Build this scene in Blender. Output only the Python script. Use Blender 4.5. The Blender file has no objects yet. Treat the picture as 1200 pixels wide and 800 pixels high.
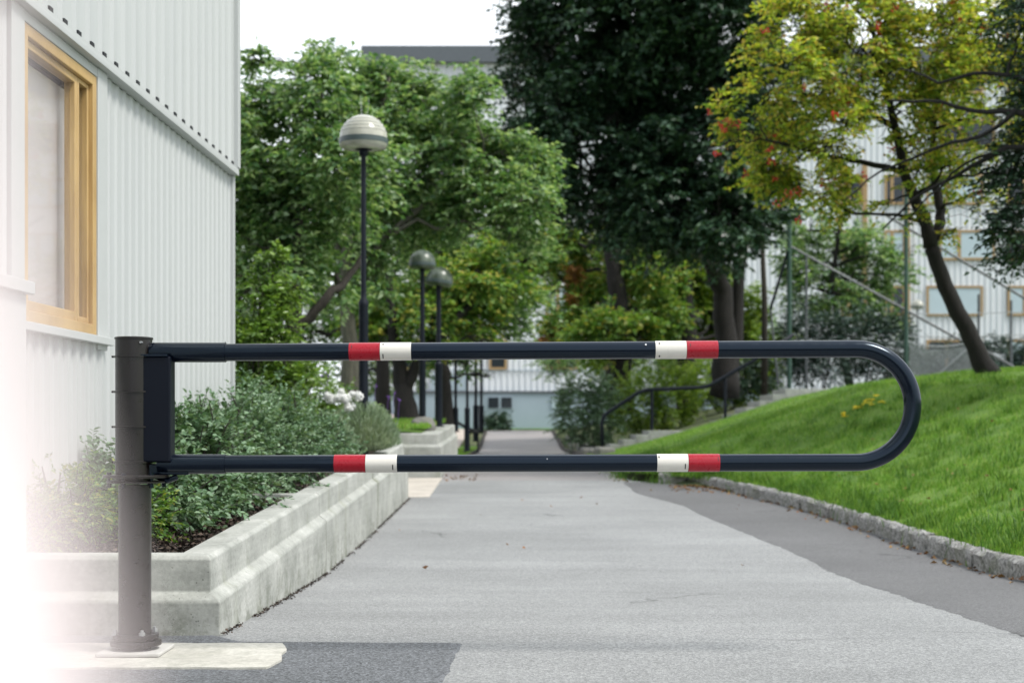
import bpy, bmesh, math, random
import numpy as np
from mathutils import Vector, noise as mnoise
R = math.radians
rng = np.random.default_rng(7)
random.seed(7)
S = bpy.context.scene
COL = S.collection
F = 1667.0; CZ = 0.82

# ------------------------------------------------------------------ camera
cam = bpy.data.cameras.new("camera"); co = bpy.data.objects.new("camera", cam); COL.objects.link(co)
co.location = (0, 0, CZ); co.rotation_euler = (R(90), 0, 0)
cam.lens = 50; cam.sensor_width = 36; cam.shift_y = 100/1200
cam.clip_start = 0.01; cam.clip_end = 6000
cam.dof.use_dof = True; cam.dof.focus_distance = 5.15; cam.dof.aperture_fstop = 3.6
S.camera = co
# ------------------------------------------------------------------ sky
SUN_EL, SUN_AZ = R(55), R(115)      # azimuth clockwise from +Y
w = bpy.data.worlds.new("World"); S.world = w; w.use_nodes = True
nt = w.node_tree; bg = nt.nodes['Background']
sky = nt.nodes.new('ShaderNodeTexSky'); sky.sky_type = 'NISHITA'; sky.sun_disc = False
sky.sun_elevation = SUN_EL; sky.sun_rotation = SUN_AZ; sky.dust_density = 2
tc = nt.nodes.new('ShaderNodeTexCoord'); nz = nt.nodes.new('ShaderNodeTexNoise')
nz.inputs['Scale'].default_value = 1.6; nz.inputs['Detail'].default_value = 5
nt.links.new(tc.outputs['Generated'], nz.inputs['Vector'])
cr = nt.nodes.new('ShaderNodeValToRGB')
cr.color_ramp.elements[0].position = .3; cr.color_ramp.elements[0].color = (10.2, 11.2, 12.4, 1)
cr.color_ramp.elements[1].position = .65; cr.color_ramp.elements[1].color = (14.5, 15, 15.6, 1)
nt.links.new(nz.outputs['Fac'], cr.inputs['Fac'])
mx = nt.nodes.new('ShaderNodeMix'); mx.data_type = 'RGBA'; 
sx = nt.nodes.new('ShaderNodeSeparateXYZ'); nt.links.new(tc.outputs['Generated'], sx.inputs[0])
mr = nt.nodes.new('ShaderNodeMapRange'); mr.inputs[1].default_value = -.7; mr.inputs[2].default_value = .1; mr.inputs[3].default_value = .65; mr.inputs[4].default_value = .93
nt.links.new(sx.outputs['Y'], mr.inputs[0]); nt.links.new(mr.outputs[0], mx.inputs[0])
nt.links.new(sky.outputs[0], mx.inputs[6]); nt.links.new(cr.outputs[0], mx.inputs[7])
nt.links.new(mx.outputs[2], bg.inputs[0]); bg.inputs[1].default_value = .084
# ------------------------------------------------------------------ sun
sd = bpy.data.lights.new("sun", 'SUN'); sd.energy = 2.6; sd.angle = R(16); sd.color = (1, .96, .9)
so = bpy.data.objects.new("sun", sd); COL.objects.link(so)
sv = Vector((math.sin(SUN_AZ)*math.cos(SUN_EL), math.cos(SUN_AZ)*math.cos(SUN_EL), math.sin(SUN_EL)))
so.rotation_euler = sv.to_track_quat('Z', 'Y').to_euler(); so.location = (30, -4, 40)
S.view_settings.view_transform = 'Standard'; S.view_settings.look = 'None'
S.view_settings.exposure = 0.5; S.view_settings.gamma = 1
S.cycles.max_bounces = 6; S.cycles.transparent_max_bounces = 8

# ------------------------------------------------------------------ helpers
def P(px, py, d): return Vector(((px-600)/F*d, d, CZ+(500-py)/F*d))
def tag(o, label=None, cat=None, group=None, kind=None):
    if label: o['label'] = label
    if cat: o['category'] = cat
    if group: o['group'] = group
    if kind: o['kind'] = kind
    return o
def empty(name, loc=(0,0,0)):
    o = bpy.data.objects.new(name, None); COL.objects.link(o); o.location = loc; o.empty_display_size = .2
    return o
class MB:
    """collects shapes for ONE mesh"""
    def __init__(s): s.v = []; s.f = []; s.n = 0; s.av = []; s.aq = []
    def add(s, vs, fs):
        b = s.n; s.v += [tuple(p) for p in vs]; s.f += [tuple(i+b for i in f) for f in fs]; s.n += len(vs)
    def box(s, a, b):
        x0,y0,z0 = a; x1,y1,z1 = b
        s.add([(x0,y0,z0),(x1,y0,z0),(x1,y1,z0),(x0,y1,z0),(x0,y0,z1),(x1,y0,z1),(x1,y1,z1),(x0,y1,z1)],
              [(0,3,2,1),(4,5,6,7),(0,1,5,4),(1,2,6,5),(2,3,7,6),(3,0,4,7)])
    def obox(s, o, u, v, w):     # origin + three edge vectors
        o,u,v,w = map(Vector,(o,u,v,w))
        s.add([o,o+u,o+u+v,o+v,o+w,o+u+w,o+u+v+w,o+v+w],
              [(0,3,2,1),(4,5,6,7),(0,1,5,4),(1,2,6,5),(2,3,7,6),(3,0,4,7)])
    def tube(s, pts, rad, n=10, cap=True):
        pts = [Vector(p) for p in pts]
        if not hasattr(rad, '__len__'): rad = [rad]*len(pts)
        t0 = (pts[1]-pts[0]).normalized()
        ref = Vector((0,0,1)) if abs(t0.z) < .9 else Vector((1,0,0))
        a = t0.cross(ref).normalized(); vs = []
        for i, p in enumerate(pts):
            t = (pts[min(i+1,len(pts)-1)]-pts[max(i-1,0)]).normalized()
            a = (a - t*a.dot(t)).normalized(); b = t.cross(a)
            for k in range(n):
                th = 2*math.pi*k/n
                vs.append(p + (a*math.cos(th)+b*math.sin(th))*rad[i])
        fs = [(i*n+k, i*n+(k+1)%n, (i+1)*n+(k+1)%n, (i+1)*n+k) for i in range(len(pts)-1) for k in range(n)]
        if cap: fs += [tuple(range(n))[::-1], tuple(range((len(pts)-1)*n, len(pts)*n))]
        s.add(vs, fs)
    def lathe(s, prof, c=(0,0,0), n=32, cap=True):
        vs = []
        for r, z in prof:
            for k in range(n):
                th = 2*math.pi*k/n; vs.append((c[0]+r*math.cos(th), c[1]+r*math.sin(th), c[2]+z))
        m = len(prof)
        fs = [(i*n+k, i*n+(k+1)%n, (i+1)*n+(k+1)%n, (i+1)*n+k) for i in range(m-1) for k in range(n)]
        if cap: fs += [tuple(range(n))[::-1], tuple(range((m-1)*n, m*n))]
        s.add(vs, fs)
    def grid(s, fn, us, vs_):
        V = [fn(u, v) for v in vs_ for u in us]; nu = len(us)
        s.add(V, [(j*nu+i, j*nu+i+1, (j+1)*nu+i+1, (j+1)*nu+i) for j in range(len(vs_)-1) for i in range(nu-1)])
    def build(s, name, mat, parent=None, smooth=False, bevel=0, loc=None):
        me = bpy.data.meshes.new(name); me.from_pydata(s.v, [], s.f); me.materials.append(mat)
        me.update()
        if smooth:
            me.shade_smooth() if smooth is True else me.set_sharp_from_angle(angle=R(smooth))
            if smooth is not True:
                me.polygons.foreach_set('use_smooth', [True]*len(me.polygons))
        o = bpy.data.objects.new(name, me); COL.objects.link(o)
        if parent is not None: o.parent = parent
        if bevel:
            m = o.modifiers.new('bevel', 'BEVEL'); m.width = bevel; m.segments = 2; m.limit_method = 'ANGLE'
        if loc: o.location = loc
        return o
def np_mesh(name, V, Q, mat, parent=None, smooth=False):
    """V (n,3), Q (m,k) faces of equal size"""
    me = bpy.data.meshes.new(name)
    V = np.asarray(V, np.float32); Q = np.asarray(Q, np.int32); k = Q.shape[1]
    me.vertices.add(len(V)); me.vertices.foreach_set('co', V.ravel())
    me.loops.add(Q.size); me.loops.foreach_set('vertex_index', Q.ravel())
    me.polygons.add(len(Q)); me.polygons.foreach_set('loop_start', np.arange(0, Q.size, k, dtype=np.int32))
    me.polygons.foreach_set('loop_total', np.full(len(Q), k, np.int32))
    if smooth: me.polygons.foreach_set('use_smooth', np.ones(len(Q), bool))
    me.materials.append(mat); me.update(calc_edges=True); me.validate()
    o = bpy.data.objects.new(name, me); COL.objects.link(o)
    if parent is not None: o.parent = parent
    return o

# ------------------------------------------------------------------ materials
class NT:
    def __init__(s, name):
        s.m = bpy.data.materials.new(name); s.m.use_nodes = True; s.t = s.m.node_tree
        s.b = s.t.nodes['Principled BSDF']; s.out = s.t.nodes['Material Output']
        s.tc = s.t.nodes.new('ShaderNodeTexCoord')
    def n(s, typ, **kw):
        x = s.t.nodes.new('ShaderNode'+typ)
        for k, v in kw.items(): setattr(x, k, v)
        return x
    def l(s, a, b): s.t.links.new(a, b)
    def map(s, scale=(1,1,1), space='Object'):
        m = s.n('Mapping'); m.inputs['Scale'].default_value = scale; s.l(s.tc.outputs[space], m.inputs[0]); return m.outputs[0]
    def noise(s, scale, detail=4, rough=.55, vec=None):
        x = s.n('TexNoise'); x.inputs['Scale'].default_value = scale; x.inputs['Detail'].default_value = detail
        x.inputs['Roughness'].default_value = rough; s.l(vec or s.tc.outputs['Object'], x.inputs['Vector']); return x.outputs['Fac']
    def ramp(s, fac, stops):
        x = s.n('ValToRGB'); el = x.color_ramp.elements
        while len(el) < len(stops): el.new(.5)
        for e, (p, c) in zip(el, stops):
            e.position = p; e.color = (c, c, c, 1) if not hasattr(c, '__len__') else (*c, 1)
        s.l(fac, x.inputs[0]); return x.outputs[0]
    def mix(s, fac, a, b, mode='MIX'):
        x = s.n('Mix', data_type='RGBA', blend_type=mode)
        for sock, v in ((x.inputs[0], fac), (x.inputs[6], a), (x.inputs[7], b)):
            if hasattr(v, 'is_linked') or hasattr(v, 'links'): s.l(v, sock)
            elif hasattr(v, '__len__'): sock.default_value = (*v, 1)
            else: sock.default_value = v if sock == x.inputs[0] else (v, v, v, 1)
        return x.outputs[2]
    def bump(s, h, strength=.3, dist=.01):
        x = s.n('Bump'); x.inputs['Strength'].default_value = strength; x.inputs['Distance'].default_value = dist
        s.l(h, x.inputs['Height']); s.l(x.outputs[0], s.b.inputs['Normal'])
def plain(name, col, rough=.5, metal=0, var=.12, scale=6, bump=0, coat=0):
    m = NT(name); f = m.noise(scale, 5)
    c = m.mix(f, tuple(x*(1-var) for x in col), tuple(min(1, x*(1+var)) for x in col))
    m.l(c, m.b.inputs['Base Color']); m.b.inputs['Roughness'].default_value = rough; m.b.inputs['Metallic'].default_value = metal
    if coat: m.b.inputs['Coat Weight'].default_value = coat; m.b.inputs['Coat Roughness'].default_value = .05
    if bump: m.bump(m.noise(scale*8, 4), bump, .004)
    rr = m.n('MapRange'); rr.inputs[1].default_value = .35; rr.inputs[2].default_value = .7; rr.inputs[3].default_value = rough*.85; rr.inputs[4].default_value = min(1, rough*1.35+.02); m.l(m.noise(scale*3, 6, .7), rr.inputs[0]); m.l(rr.outputs[0], m.b.inputs['Roughness'])
    return m.m
def leafmat(name, cols, trans=.35, rough=.45, spec=.4, pscale=.9, pdark=(.72, .8, .8)):
    m = NT(name); g = m.n('NewGeometry')
    n = len(cols); c = m.ramp(g.outputs['Random Per Island'], [(i/max(1, n-1), k) for i, k in enumerate(cols)])
    big = m.noise(pscale, 3, .6); c2 = m.mix(m.ramp(big, [(.38, 0), (.62, 1)]), m.mix(1, c, pdark, 'MULTIPLY'), c)
    m.l(c2, m.b.inputs['Base Color']); m.b.inputs['Roughness'].default_value = rough
    m.b.inputs['Specular IOR Level'].default_value = spec
    t = m.n('BsdfTranslucent'); m.l(m.mix(1, c2, (1.0, 1.0, .45), 'MULTIPLY'), t.inputs[0])
    ms = m.n('MixShader'); ms.inputs[0].default_value = trans
    m.l(m.b.outputs[0], ms.inputs[1]); m.l(t.outputs[0], ms.inputs[2]); m.l(ms.outputs[0], m.out.inputs[0])
    return m.m
def bark(name, c0, c1):
    m = NT(name); v = m.map((14, 14, 2.2)); f = m.noise(1.5, 6, .7, v)
    m.l(m.ramp(f, [(.3, c0), (.7, c1)]), m.b.inputs['Base Color']); m.b.inputs['Roughness'].default_value = .9
    m.bump(f, .8, .03); return m.m
def asphalt(name, base, tint, streak=.12, speck=.35):
    m = NT(name)
    fine = m.noise(220, 3, .7); agg = m.n('TexVoronoi'); agg.inputs['Scale'].default_value = 130; m.l(m.tc.outputs['Object'], agg.inputs[0])
    sp = m.ramp(agg.outputs['Color'], [(.0, 1-speck), (.6, 1), (1, 1+speck*.9)])
    st = m.noise(1.0, 5, .6, m.map((.35, 2.6, 1))); big = m.noise(.5, 4)
    c = m.mix(st, tuple(x*base*(1-streak) for x in tint), tuple(x*base*(1+streak) for x in tint))
    c = m.mix(1, c, m.ramp(big, [(.3, .84), (.7, 1.14)]), 'MULTIPLY')
    c = m.mix(1, c, sp, 'MULTIPLY'); c = m.mix(1, c, m.ramp(fine, [(.3, .72), (.7, 1.25)]), 'MULTIPLY')
    # thin cracks: edges of large stretched cells, kept only in places
    vo = m.n('TexVoronoi', feature='DISTANCE_TO_EDGE'); vo.inputs['Scale'].default_value = .55
    wob = m.n('TexNoise'); wob.inputs['Scale'].default_value = 4; m.l(m.tc.outputs['Object'], wob.inputs['Vector'])
    va = m.n('VectorMath', operation='MULTIPLY_ADD'); m.l(wob.outputs['Color'], va.inputs[0]); va.inputs[1].default_value = (.25,.25,0); m.l(m.map((.5, 1.6, 1)), va.inputs[2])
    m.l(va.outputs[0], vo.inputs[0])
    crk = m.ramp(vo.outputs['Distance'], [(.0, .45), (.006, 1)])
    keep = m.ramp(m.noise(.8, 2), [(.5, 0), (.56, 1)])
    c = m.mix(keep, c, m.mix(1, c, crk, 'MULTIPLY'))
    m.l(c, m.b.inputs['Base Color']); m.b.inputs['Roughness'].default_value = .62; m.b.inputs['Specular IOR Level'].default_value = .5
    hb = m.mix(.5, agg.outputs['Distance'], fine); m.bump(hb, .55, .006); return m.m
def concrete(name, c0, c1, algae=.5):
    m = NT(name); f = m.noise(3.2, 7, .65); f2 = m.noise(55, 4, .6)
    c = m.mix(m.ramp(f, [(.32, 0), (.68, 1)]), c0, c1)
    # form-board streaks run level, rain streaks run down
    st = m.noise(1, 4, .6, m.map((1.5, 1.5, 38))); dr = m.noise(1, 5, .7, m.map((3.5, 3.5, .9)))
    c = m.mix(1, c, m.ramp(st, [(.35, .93), (.65, 1.05)]), 'MULTIPLY')
    al = m.ramp(dr, [(.55, 0), (.72, algae)]); c = m.mix(al, c, (.17, .185, .11))
    sx = m.n('SeparateXYZ'); m.l(m.tc.outputs['Object'], sx.inputs[0]); mz = m.n('MapRange'); mz.inputs[1].default_value = .16; mz.inputs[2].default_value = -.1; m.l(sx.outputs['Z'], mz.inputs[0])
    mm = m.n('Math', operation='MULTIPLY'); m.l(mz.outputs[0], mm.inputs[0]); m.l(m.ramp(m.noise(11, 6, .75), [(.48, 0), (.6, algae*1.3)]), mm.inputs[1]); c = m.mix(mm.outputs[0], c, (.10, .11, .07))
    vs = m.ramp(m.noise(70, 3, .8), [(.62, 0), (.70, algae)]); c = m.mix(vs, c, (.12, .125, .10))
    po = m.n('TexVoronoi'); po.inputs['Scale'].default_value = 42; m.l(m.tc.outputs['Object'], po.inputs[0])
    pore = m.ramp(po.outputs['Distance'], [(.10, .45), (.17, 1)]); pk = m.ramp(m.noise(6, 3), [(.5, 0), (.6, 1)])
    c = m.mix(pk, c, m.mix(1, c, pore, 'MULTIPLY')); c = m.mix(1, c, m.ramp(f2, [(.3, .85), (.7, 1.12)]), 'MULTIPLY')
    m.l(c, m.b.inputs['Base Color']); m.b.inputs['Roughness'].default_value = .88
    m.bump(m.mix(.5, f2, f), .35, .006); return m.m

M = {}
M['asphalt'] = asphalt('worn_asphalt', .28, (.985, 1, 1.0), .22, .45)
M['asphalt_dark'] = asphalt('darker_asphalt', .135, (1.0, .99, 1.01), speck=.45)
M['asphalt_patch'] = asphalt('fresh_asphalt', .14, (.95, 1, 1.08), speck=.8)
M['reflected_dark'] = asphalt('unseen_dark_asphalt', .05, (1, 1, 1.03))  # kept dark so the barrier's lower half reflects dark
M['reflected_dark'].node_tree.nodes['Principled BSDF'].inputs['Specular IOR Level'].default_value = .08
M['path'] = asphalt('path_asphalt', .27, (1.06, .98, .96))
M['concrete'] = concrete('cast_concrete', (.27, .28, .255), (.47, .475, .445), .6)
M['footing'] = concrete('footing_concrete', (.42, .405, .36), (.57, .555, .50), .25)
M['paving'] = concrete('paving_concrete', (.42, .38, .33), (.56, .51, .45), .1)
m = NT('granite'); v = m.n('TexVoronoi'); v.inputs['Scale'].default_value = 60; m.l(m.tc.outputs['Object'], v.inputs[0])
c = m.ramp(v.outputs['Color'], [(.0, (.10,.10,.10)), (.4, (.26,.25,.24)), (1, (.5,.49,.47))])
c = m.mix(m.ramp(m.noise(5, 4), [(.5, 0), (.7, .7)]), c, (.14, .15, .09)); m.l(c, m.b.inputs['Base Color'])
m.b.inputs['Roughness'].default_value = .85; m.bump(m.noise(30, 6, .7), .9, .02); M['granite'] = m.m
m = NT('grass_sheet'); c = m.ramp(m.noise(1.3, 5, .6), [(.3, (.09,.19,.022)), (.5, (.15,.29,.03)), (.7, (.22,.36,.045))])
c = m.mix(m.ramp(m.noise(60, 3, .7, m.map((1, 1, 1))), [(.35, 0), (.7, 1)]), m.mix(1, c, (.5,.55,.5), 'MULTIPLY'), c)
m.l(c, m.b.inputs['Base Color']); m.b.inputs['Roughness'].default_value = .9; m.bump(m.noise(45, 4, .7), .9, .04); M['grass_sheet'] = m.m
m = NT('soil'); c = m.ramp(m.noise(28, 5, .75), [(.3, (.018,.013,.010)), (.55, (.055,.04,.032)), (.75, (.16,.12,.10))])
m.l(c, m.b.inputs['Base Color']); m.b.inputs['Roughness'].default_value = .95; m.bump(m.noise(40, 5, .75), 1, .04); M['soil'] = m.m
m = NT('ground'); c = m.ramp(m.noise(.6, 6, .6), [(.35, (.05,.07,.025)), (.6, (.10,.12,.045)), (.8, (.2,.17,.12))])
m.l(c, m.b.inputs['Base Color']); m.b.inputs['Roughness'].default_value = .95; m.bump(m.noise(12, 5, .7), .8, .05); M['ground'] = m.m
M['sand'] = plain('pale_gravel', (.42, .36, .31), .95, var=.3, scale=3, bump=.6)
M['navy'] = plain('navy_gloss_paint', (.002, .004, .010), .17, var=.25, scale=9)
M['navy'].node_tree.nodes['Principled BSDF'].inputs['Specular Tint'].default_value = (.66, .84, 1, 1); M['navy'].node_tree.nodes['Principled BSDF'].inputs['IOR'].default_value = 1.46; M['navy_matt'] = plain('navy_satin_paint', (.002, .004, .010), .4); M['navy_matt'].node_tree.nodes['Principled BSDF'].inputs['Specular IOR Level'].default_value = .2  # blue specular tint puts a bluish sky reflection into the gloss paint
M['brown'] = plain('dark_brown_paint', (.010, .0075, .007), .3, var=.2, scale=9)
M['red'] = plain('red_reflective_tape', (.34, .002, .014), .27, var=.2, scale=14)
M['white'] = plain('cream_reflective_tape', (.70, .67, .61), .3, var=.09, scale=14, coat=.2)
M['mark'] = plain('black_print', (.02, .02, .02), .5)
M['steel'] = plain('galvanised_steel', (.45, .46, .47), .42, .85, var=.2, scale=30)
M['plate'] = plain('grey_primer', (.5, .49, .46), .6, var=.15, scale=20)
m = NT('siding'); c = m.mix(m.noise(1, 4, .6, m.map((5, 5, .4))), (.43, .447, .447), (.49, .505, .50))
m.l(c, m.b.inputs['Base Color']); m.b.inputs['Roughness'].default_value = .42; M['siding'] = m.m
M['trim'] = plain('white_trim', (.47, .485, .48), .4, var=.04)
M['gap'] = plain('dark_gap', (.015, .017, .02), .8)
m = NT('oiled_wood'); f = m.noise(1, 6, .65, m.map((30, 3, 2.2)))
m.l(m.ramp(f, [(.3, (.36, .22, .08)), (.7, (.56, .38, .155))]), m.b.inputs['Base Color']); m.b.inputs['Roughness'].default_value = .42; M['wood'] = m.m
M['farwood'] = plain('weathered_far_wood', (.34, .23, .11), .6)
M['blind'] = plain('blind_slats', (.92, .86, .85), .5, var=.06)
m = NT('window_glass'); g = m.n('BsdfGlossy'); g.inputs['Roughness'].default_value = .02; t = m.n('BsdfTransparent'); t.inputs[0].default_value = (.96,.96,.96,1)
fr = m.n('LayerWeight'); fr.inputs[0].default_value = .5; pw = m.n('Math', operation='POWER'); pw.inputs[1].default_value = 5; m.l(fr.outputs['Facing'], pw.inputs[0]); ma = m.n('Math', operation='MULTIPLY_ADD'); ma.inputs[1].default_value = .55; ma.inputs[2].default_value = .03; m.l(pw.outputs[0], ma.inputs[0]); ms = m.n('MixShader'); m.l(ma.outputs[0], ms.inputs[0]); m.l(t.outputs[0], ms.inputs[1]); m.l(g.outputs[0], ms.inputs[2]); m.l(ms.outputs[0], m.out.inputs[0]); M['glass'] = m.m
M['farglass'] = plain('dark_window', (.022, .028, .035), .08, var=.3, scale=2)
M['farblind'] = plain('pale_blind_window', (.42, .52, .56), .4, var=.1, scale=2)
M['farwhite'] = plain('white_cladding', (.66, .69, .71), .5, var=.05, scale=.8)
M['fargrey'] = plain('blue_grey_plinth', (.30, .37, .42), .7, var=.08, scale=1)
M['farroof'] = plain('dark_fascia', (.10, .115, .13), .6)
M['lamp_paint'] = plain('blue_black_paint', (.005, .008, .015), .5, var=.2); M['lamp_paint'].node_tree.nodes['Principled BSDF'].inputs['Specular IOR Level'].default_value = .25
m = NT('acrylic'); m.l(m.ramp(m.noise(5, 4), [(.3, (.42,.42,.35)), (.7, (.66,.65,.56))]), m.b.inputs['Base Color']); m.b.inputs['Roughness'].default_value = .16
m.b.inputs['Transmission Weight'].default_value = .25; M['acrylic'] = m.m
m = NT('acrylic_dirty'); m.l(m.ramp(m.noise(7, 5), [(.35, (.03,.045,.03)), (.7, (.14,.17,.13))]), m.b.inputs['Base Color']); m.b.inputs['Roughness'].default_value = .3; M['acrylic_dirty'] = m.m
M['louvre'] = plain('louvre_grey', (.40, .40, .36), .4)
M['band'] = plain('teal_grey_band', (.06, .085, .085), .4)
M['bark'] = bark('bark_brown', (.012, .010, .008), (.05, .042, .033))
M['bark_grey'] = bark('bark_grey', (.045, .043, .034), (.16, .15, .12))
M['bark_black'] = bark('bark_black', (.004, .0036, .0033), (.017, .014, .012))
M['lf_left'] = leafmat('leaf_mid_green', [(.05,.13,.05), (.12,.25,.09), (.21,.36,.14), (.33,.48,.24), (.50,.62,.40)], .48, .34, .6, .9, (.82, .86, .84))
M['lf_left_b'] = leafmat('leaf_olive', [(.06,.14,.03), (.12,.25,.045), (.19,.34,.07), (.29,.42,.10), (.46,.40,.08)], .42)
M['lf_dark'] = leafmat('leaf_dark_green', [(.012,.032,.018), (.022,.058,.032), (.038,.085,.046), (.06,.12,.066), (.12,.19,.12)], .16, .4, .5)
M['lf_rowan'] = leafmat('leaf_rowan', [(.10,.19,.045), (.22,.34,.06), (.38,.50,.07), (.56,.64,.09), (.66,.60,.10), (.46,.30,.10)], .52, .45, .4, .9, (.88, .92, .9))
M['lf_yellow'] = leafmat('leaf_yellow_green', [(.09,.18,.025), (.19,.32,.04), (.29,.43,.055), (.38,.48,.08)], .4)
M['lf_snow'] = leafmat('leaf_snowberry', [(.07,.14,.06), (.13,.23,.11), (.20,.31,.17), (.32,.43,.28)], .25, .42, .5)
M['lf_laurel'] = leafmat('leaf_laurel', [(.08,.16,.025), (.15,.27,.04), (.23,.37,.06), (.33,.45,.12)], .35, .28, .6)
M['lf_lav'] = leafmat('leaf_lavender', [(.19,.26,.15), (.28,.36,.22), (.37,.45,.30), (.42,.48,.36)], .2, .7)
M['lf_blue'] = leafmat('leaf_blue_green', [(.02,.045,.035), (.04,.075,.06), (.07,.12,.10), (.12,.17,.14)], .15)
M['lf_orange'] = leafmat('leaf_orange_brown', [(.22,.09,.03), (.4,.17,.05), (.3,.22,.05)], .3)
M['lf_grass'] = leafmat('grass_blade', [(.09,.22,.035), (.15,.33,.045), (.22,.43,.06), (.34,.52,.10), (.48,.52,.2)], .4, .6, .25, 1.8, (.62, .7, .62))
M['lf_tuft'] = leafmat('grass_tuft_blade', [(.05,.13,.02), (.09,.2,.03), (.15,.3,.04), (.25,.38,.06)], .35, .5, .3)
M['berry'] = plain('red_berry', (.55, .02, .015), .3)
M['flower_white'] = plain('white_petal', (.82, .82, .80), .7, var=.03)
M['flower_yellow'] = plain('yellow_petal', (.8, .6, .02), .7)
M['flower_purple'] = plain('purple_petal', (.16, .07, .32), .7)
M['litter'] = leafmat('fallen_leaf', [(.16,.07,.03), (.28,.13,.05), (.36,.24,.09)], .1, .8)
M['mulch'] = leafmat('mulch_chip', [(.012,.009,.007), (.05,.035,.028), (.14,.10,.08)], .0, .9)
M['rock'] = concrete('boulder_stone', (.12, .12, .11), (.24, .23, .21), .3)
M['pink_white'] = plain('pale_pink_white_haze', (.74, .65, .65), .6, var=.01)
M['netgrey'] = plain('net_grey', (.30, .32, .33), .6)
M['rope'] = plain('rail_grey', (.10, .11, .12), .5)
M['green_post'] = plain('green_post_paint', (.03, .075, .055), .45)

# ------------------------------------------------------------------ terrain
def lerp_tab(t, x): return float(np.interp(x, [a for a, _ in t], [b for _, b in t]))
G = [(-30,0),(5.6,0),(7.2,-.05),(8.9,-.09),(11,-.07),(13,-.03),(16,.03),(20,.17),(30,.14),(42,.12),(53,.64),(60,.66),(4000,.66)]
XK = [(-30,2.95),(12.5,2.95),(14.3,2.86),(15.9,2.68),(17.2,2.45),(18.6,1.5),(60,1.5)]
PR1 = [(-.5,.02),(0,.09),(1,.42),(2,.78),(3.5,1.25),(5,1.43),(8,1.6),(20,1.75),(400,2.0)]
PR2 = [(-.5,-.02),(0,.02),(.6,.06),(3,.72),(4.8,1.3),(6.5,1.64),(20,1.8),(400,2.0)]
def g(y): return lerp_tab(G, y)
def xk(y): return lerp_tab(XK, y)
def smooth(a, b, x):
    t = min(1, max(0, (x-a)/(b-a))); return t*t*(3-2*t)
def H(x, y):
    z = g(y); k = xk(y); u = x-k
    if u > 0:
        s = smooth(20, 33, y); far = 1-.45*smooth(40, 55, y)
        z += (lerp_tab(PR1, u)*(1-s)+lerp_tab(PR2, u)*s)*far
        z += .045*mnoise.noise(Vector((x*.7, y*.5, 0)))*min(1, u)
    elif x < -1.2:
        z += .6*smooth(1.2, 3.5, -x)*smooth(5, 12, y)*(1-smooth(24, 30, y)) + .95*smooth(1.2, 6, -x)*smooth(28, 44, y)*(1-.5*smooth(50,60,y))
    return z
def srange(a, b, st): 
    n = max(1, int(round((b-a)/st))); return [a+(b-a)*i/n for i in range(n+1)]
gx = [-3000,-800,-200,-80,-40] + srange(-24,-3,1.5) + srange(-2.5,10,.5) + srange(12,40,2) + [60,120,400,3000]
gy = [-3000,-600,-100,-30] + srange(-12,4,2) + srange(5,62,1) + [70,90,140,300,900,3500]
mb = MB(); mb.grid(lambda x, y: (x, y, H(x, y)-.12), gx, gy)
tag(mb.build('ground', M['ground'], smooth=True), kind='structure')
# road
ys = srange(2, 3, .5) + srange(3.25, 19, .25)
mb = MB()
def roadpt(u, y):
    a = -6 if y < 15.8 else -.95-0*(y); a = -6 if y < 19 else -1.0
    return (a+(xk(y)+.04-a)*u, y, g(y))
mb.grid(roadpt, [0,.2,.4,.5,.6,.7,.8,.9,1], ys)
tag(mb.build('road', M['asphalt'], smooth=True), kind='structure')
mb = MB(); mb.grid(lambda x, y: (x, y, .001), srange(-30, 30, 2), srange(-40, 1.999, 2))  # added out of view behind the camera to darken the barrier's reflection
tag(mb.build('unseen_dark_road', M['reflected_dark']), kind='structure')
# darker strip along the kerb, uneven seam
mb = MB()
def darkpt(u, y):
    a = 2.0 - .22*smooth(10, 14.4, y) - .35*smooth(14.4, 17, y)+.045*mnoise.noise(Vector((y*1.3, 3, 0)))+.022*mnoise.noise(Vector((y*9, 3, 0)))+.02*mnoise.noise(Vector((y*31, 7, 0)))
    b = xk(y)+.04; return (a+(b-a)*u, y, g(y)+(.0052 if u > 0 else .0003))
mb.grid(darkpt, [0,.035,.3,.6,1], srange(2, 3, .5)+srange(3.05, 18.2, .03))
tag(mb.build('road_edge_strip', M['asphalt_dark'], smooth=True), kind='structure')
# fresh asphalt patch at the lower left
mb = MB(); outl = [(-6,3),(-.28,3),(-.19,5.38),(-1.0,5.42),(-1.16,5.58),(-6,5.58)]; rp = []
for i in range(len(outl)):
    a_, b_ = Vector(outl[i]), Vector(outl[(i+1)%len(outl)]); k = max(1, int((b_-a_).length/.04))
    for j in range(k):
        q = a_.lerp(b_, j/k); rp.append(q+Vector((mnoise.noise(Vector((q.x*5,q.y*5,0)))*.02+mnoise.noise(Vector((q.x*20,q.y*20,0)))*.008, mnoise.noise(Vector((q.x*5,q.y*5,9)))*.02)))
cc = Vector((-2.5,4.4)); m_ = len(rp)
mb.add([(q.x,q.y,.0003) for q in rp]+[(q.x+(cc-q).normalized().x*.02,q.y+(cc-q).normalized().y*.02,.0048) for q in rp], [(i,(i+1)%m_,m_+(i+1)%m_,m_+i) for i in range(m_)]+[tuple(range(m_,2*m_))])
tag(mb.build('road_patch', M['asphalt_patch']), kind='structure')
# far path
mb = MB()
mb.grid(lambda u, y: ((-.95+2.45*u)+(.08*mnoise.noise(Vector((y*.4,u*3,1))) if u in (0,1) else 0), y, g(y)+(.006 if y > 18.7 else .0005)), [0,.25,.5,.75,1], srange(18.6, 60.5, .5))
tag(mb.build('path', M['path'], smooth=True), kind='structure')
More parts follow.
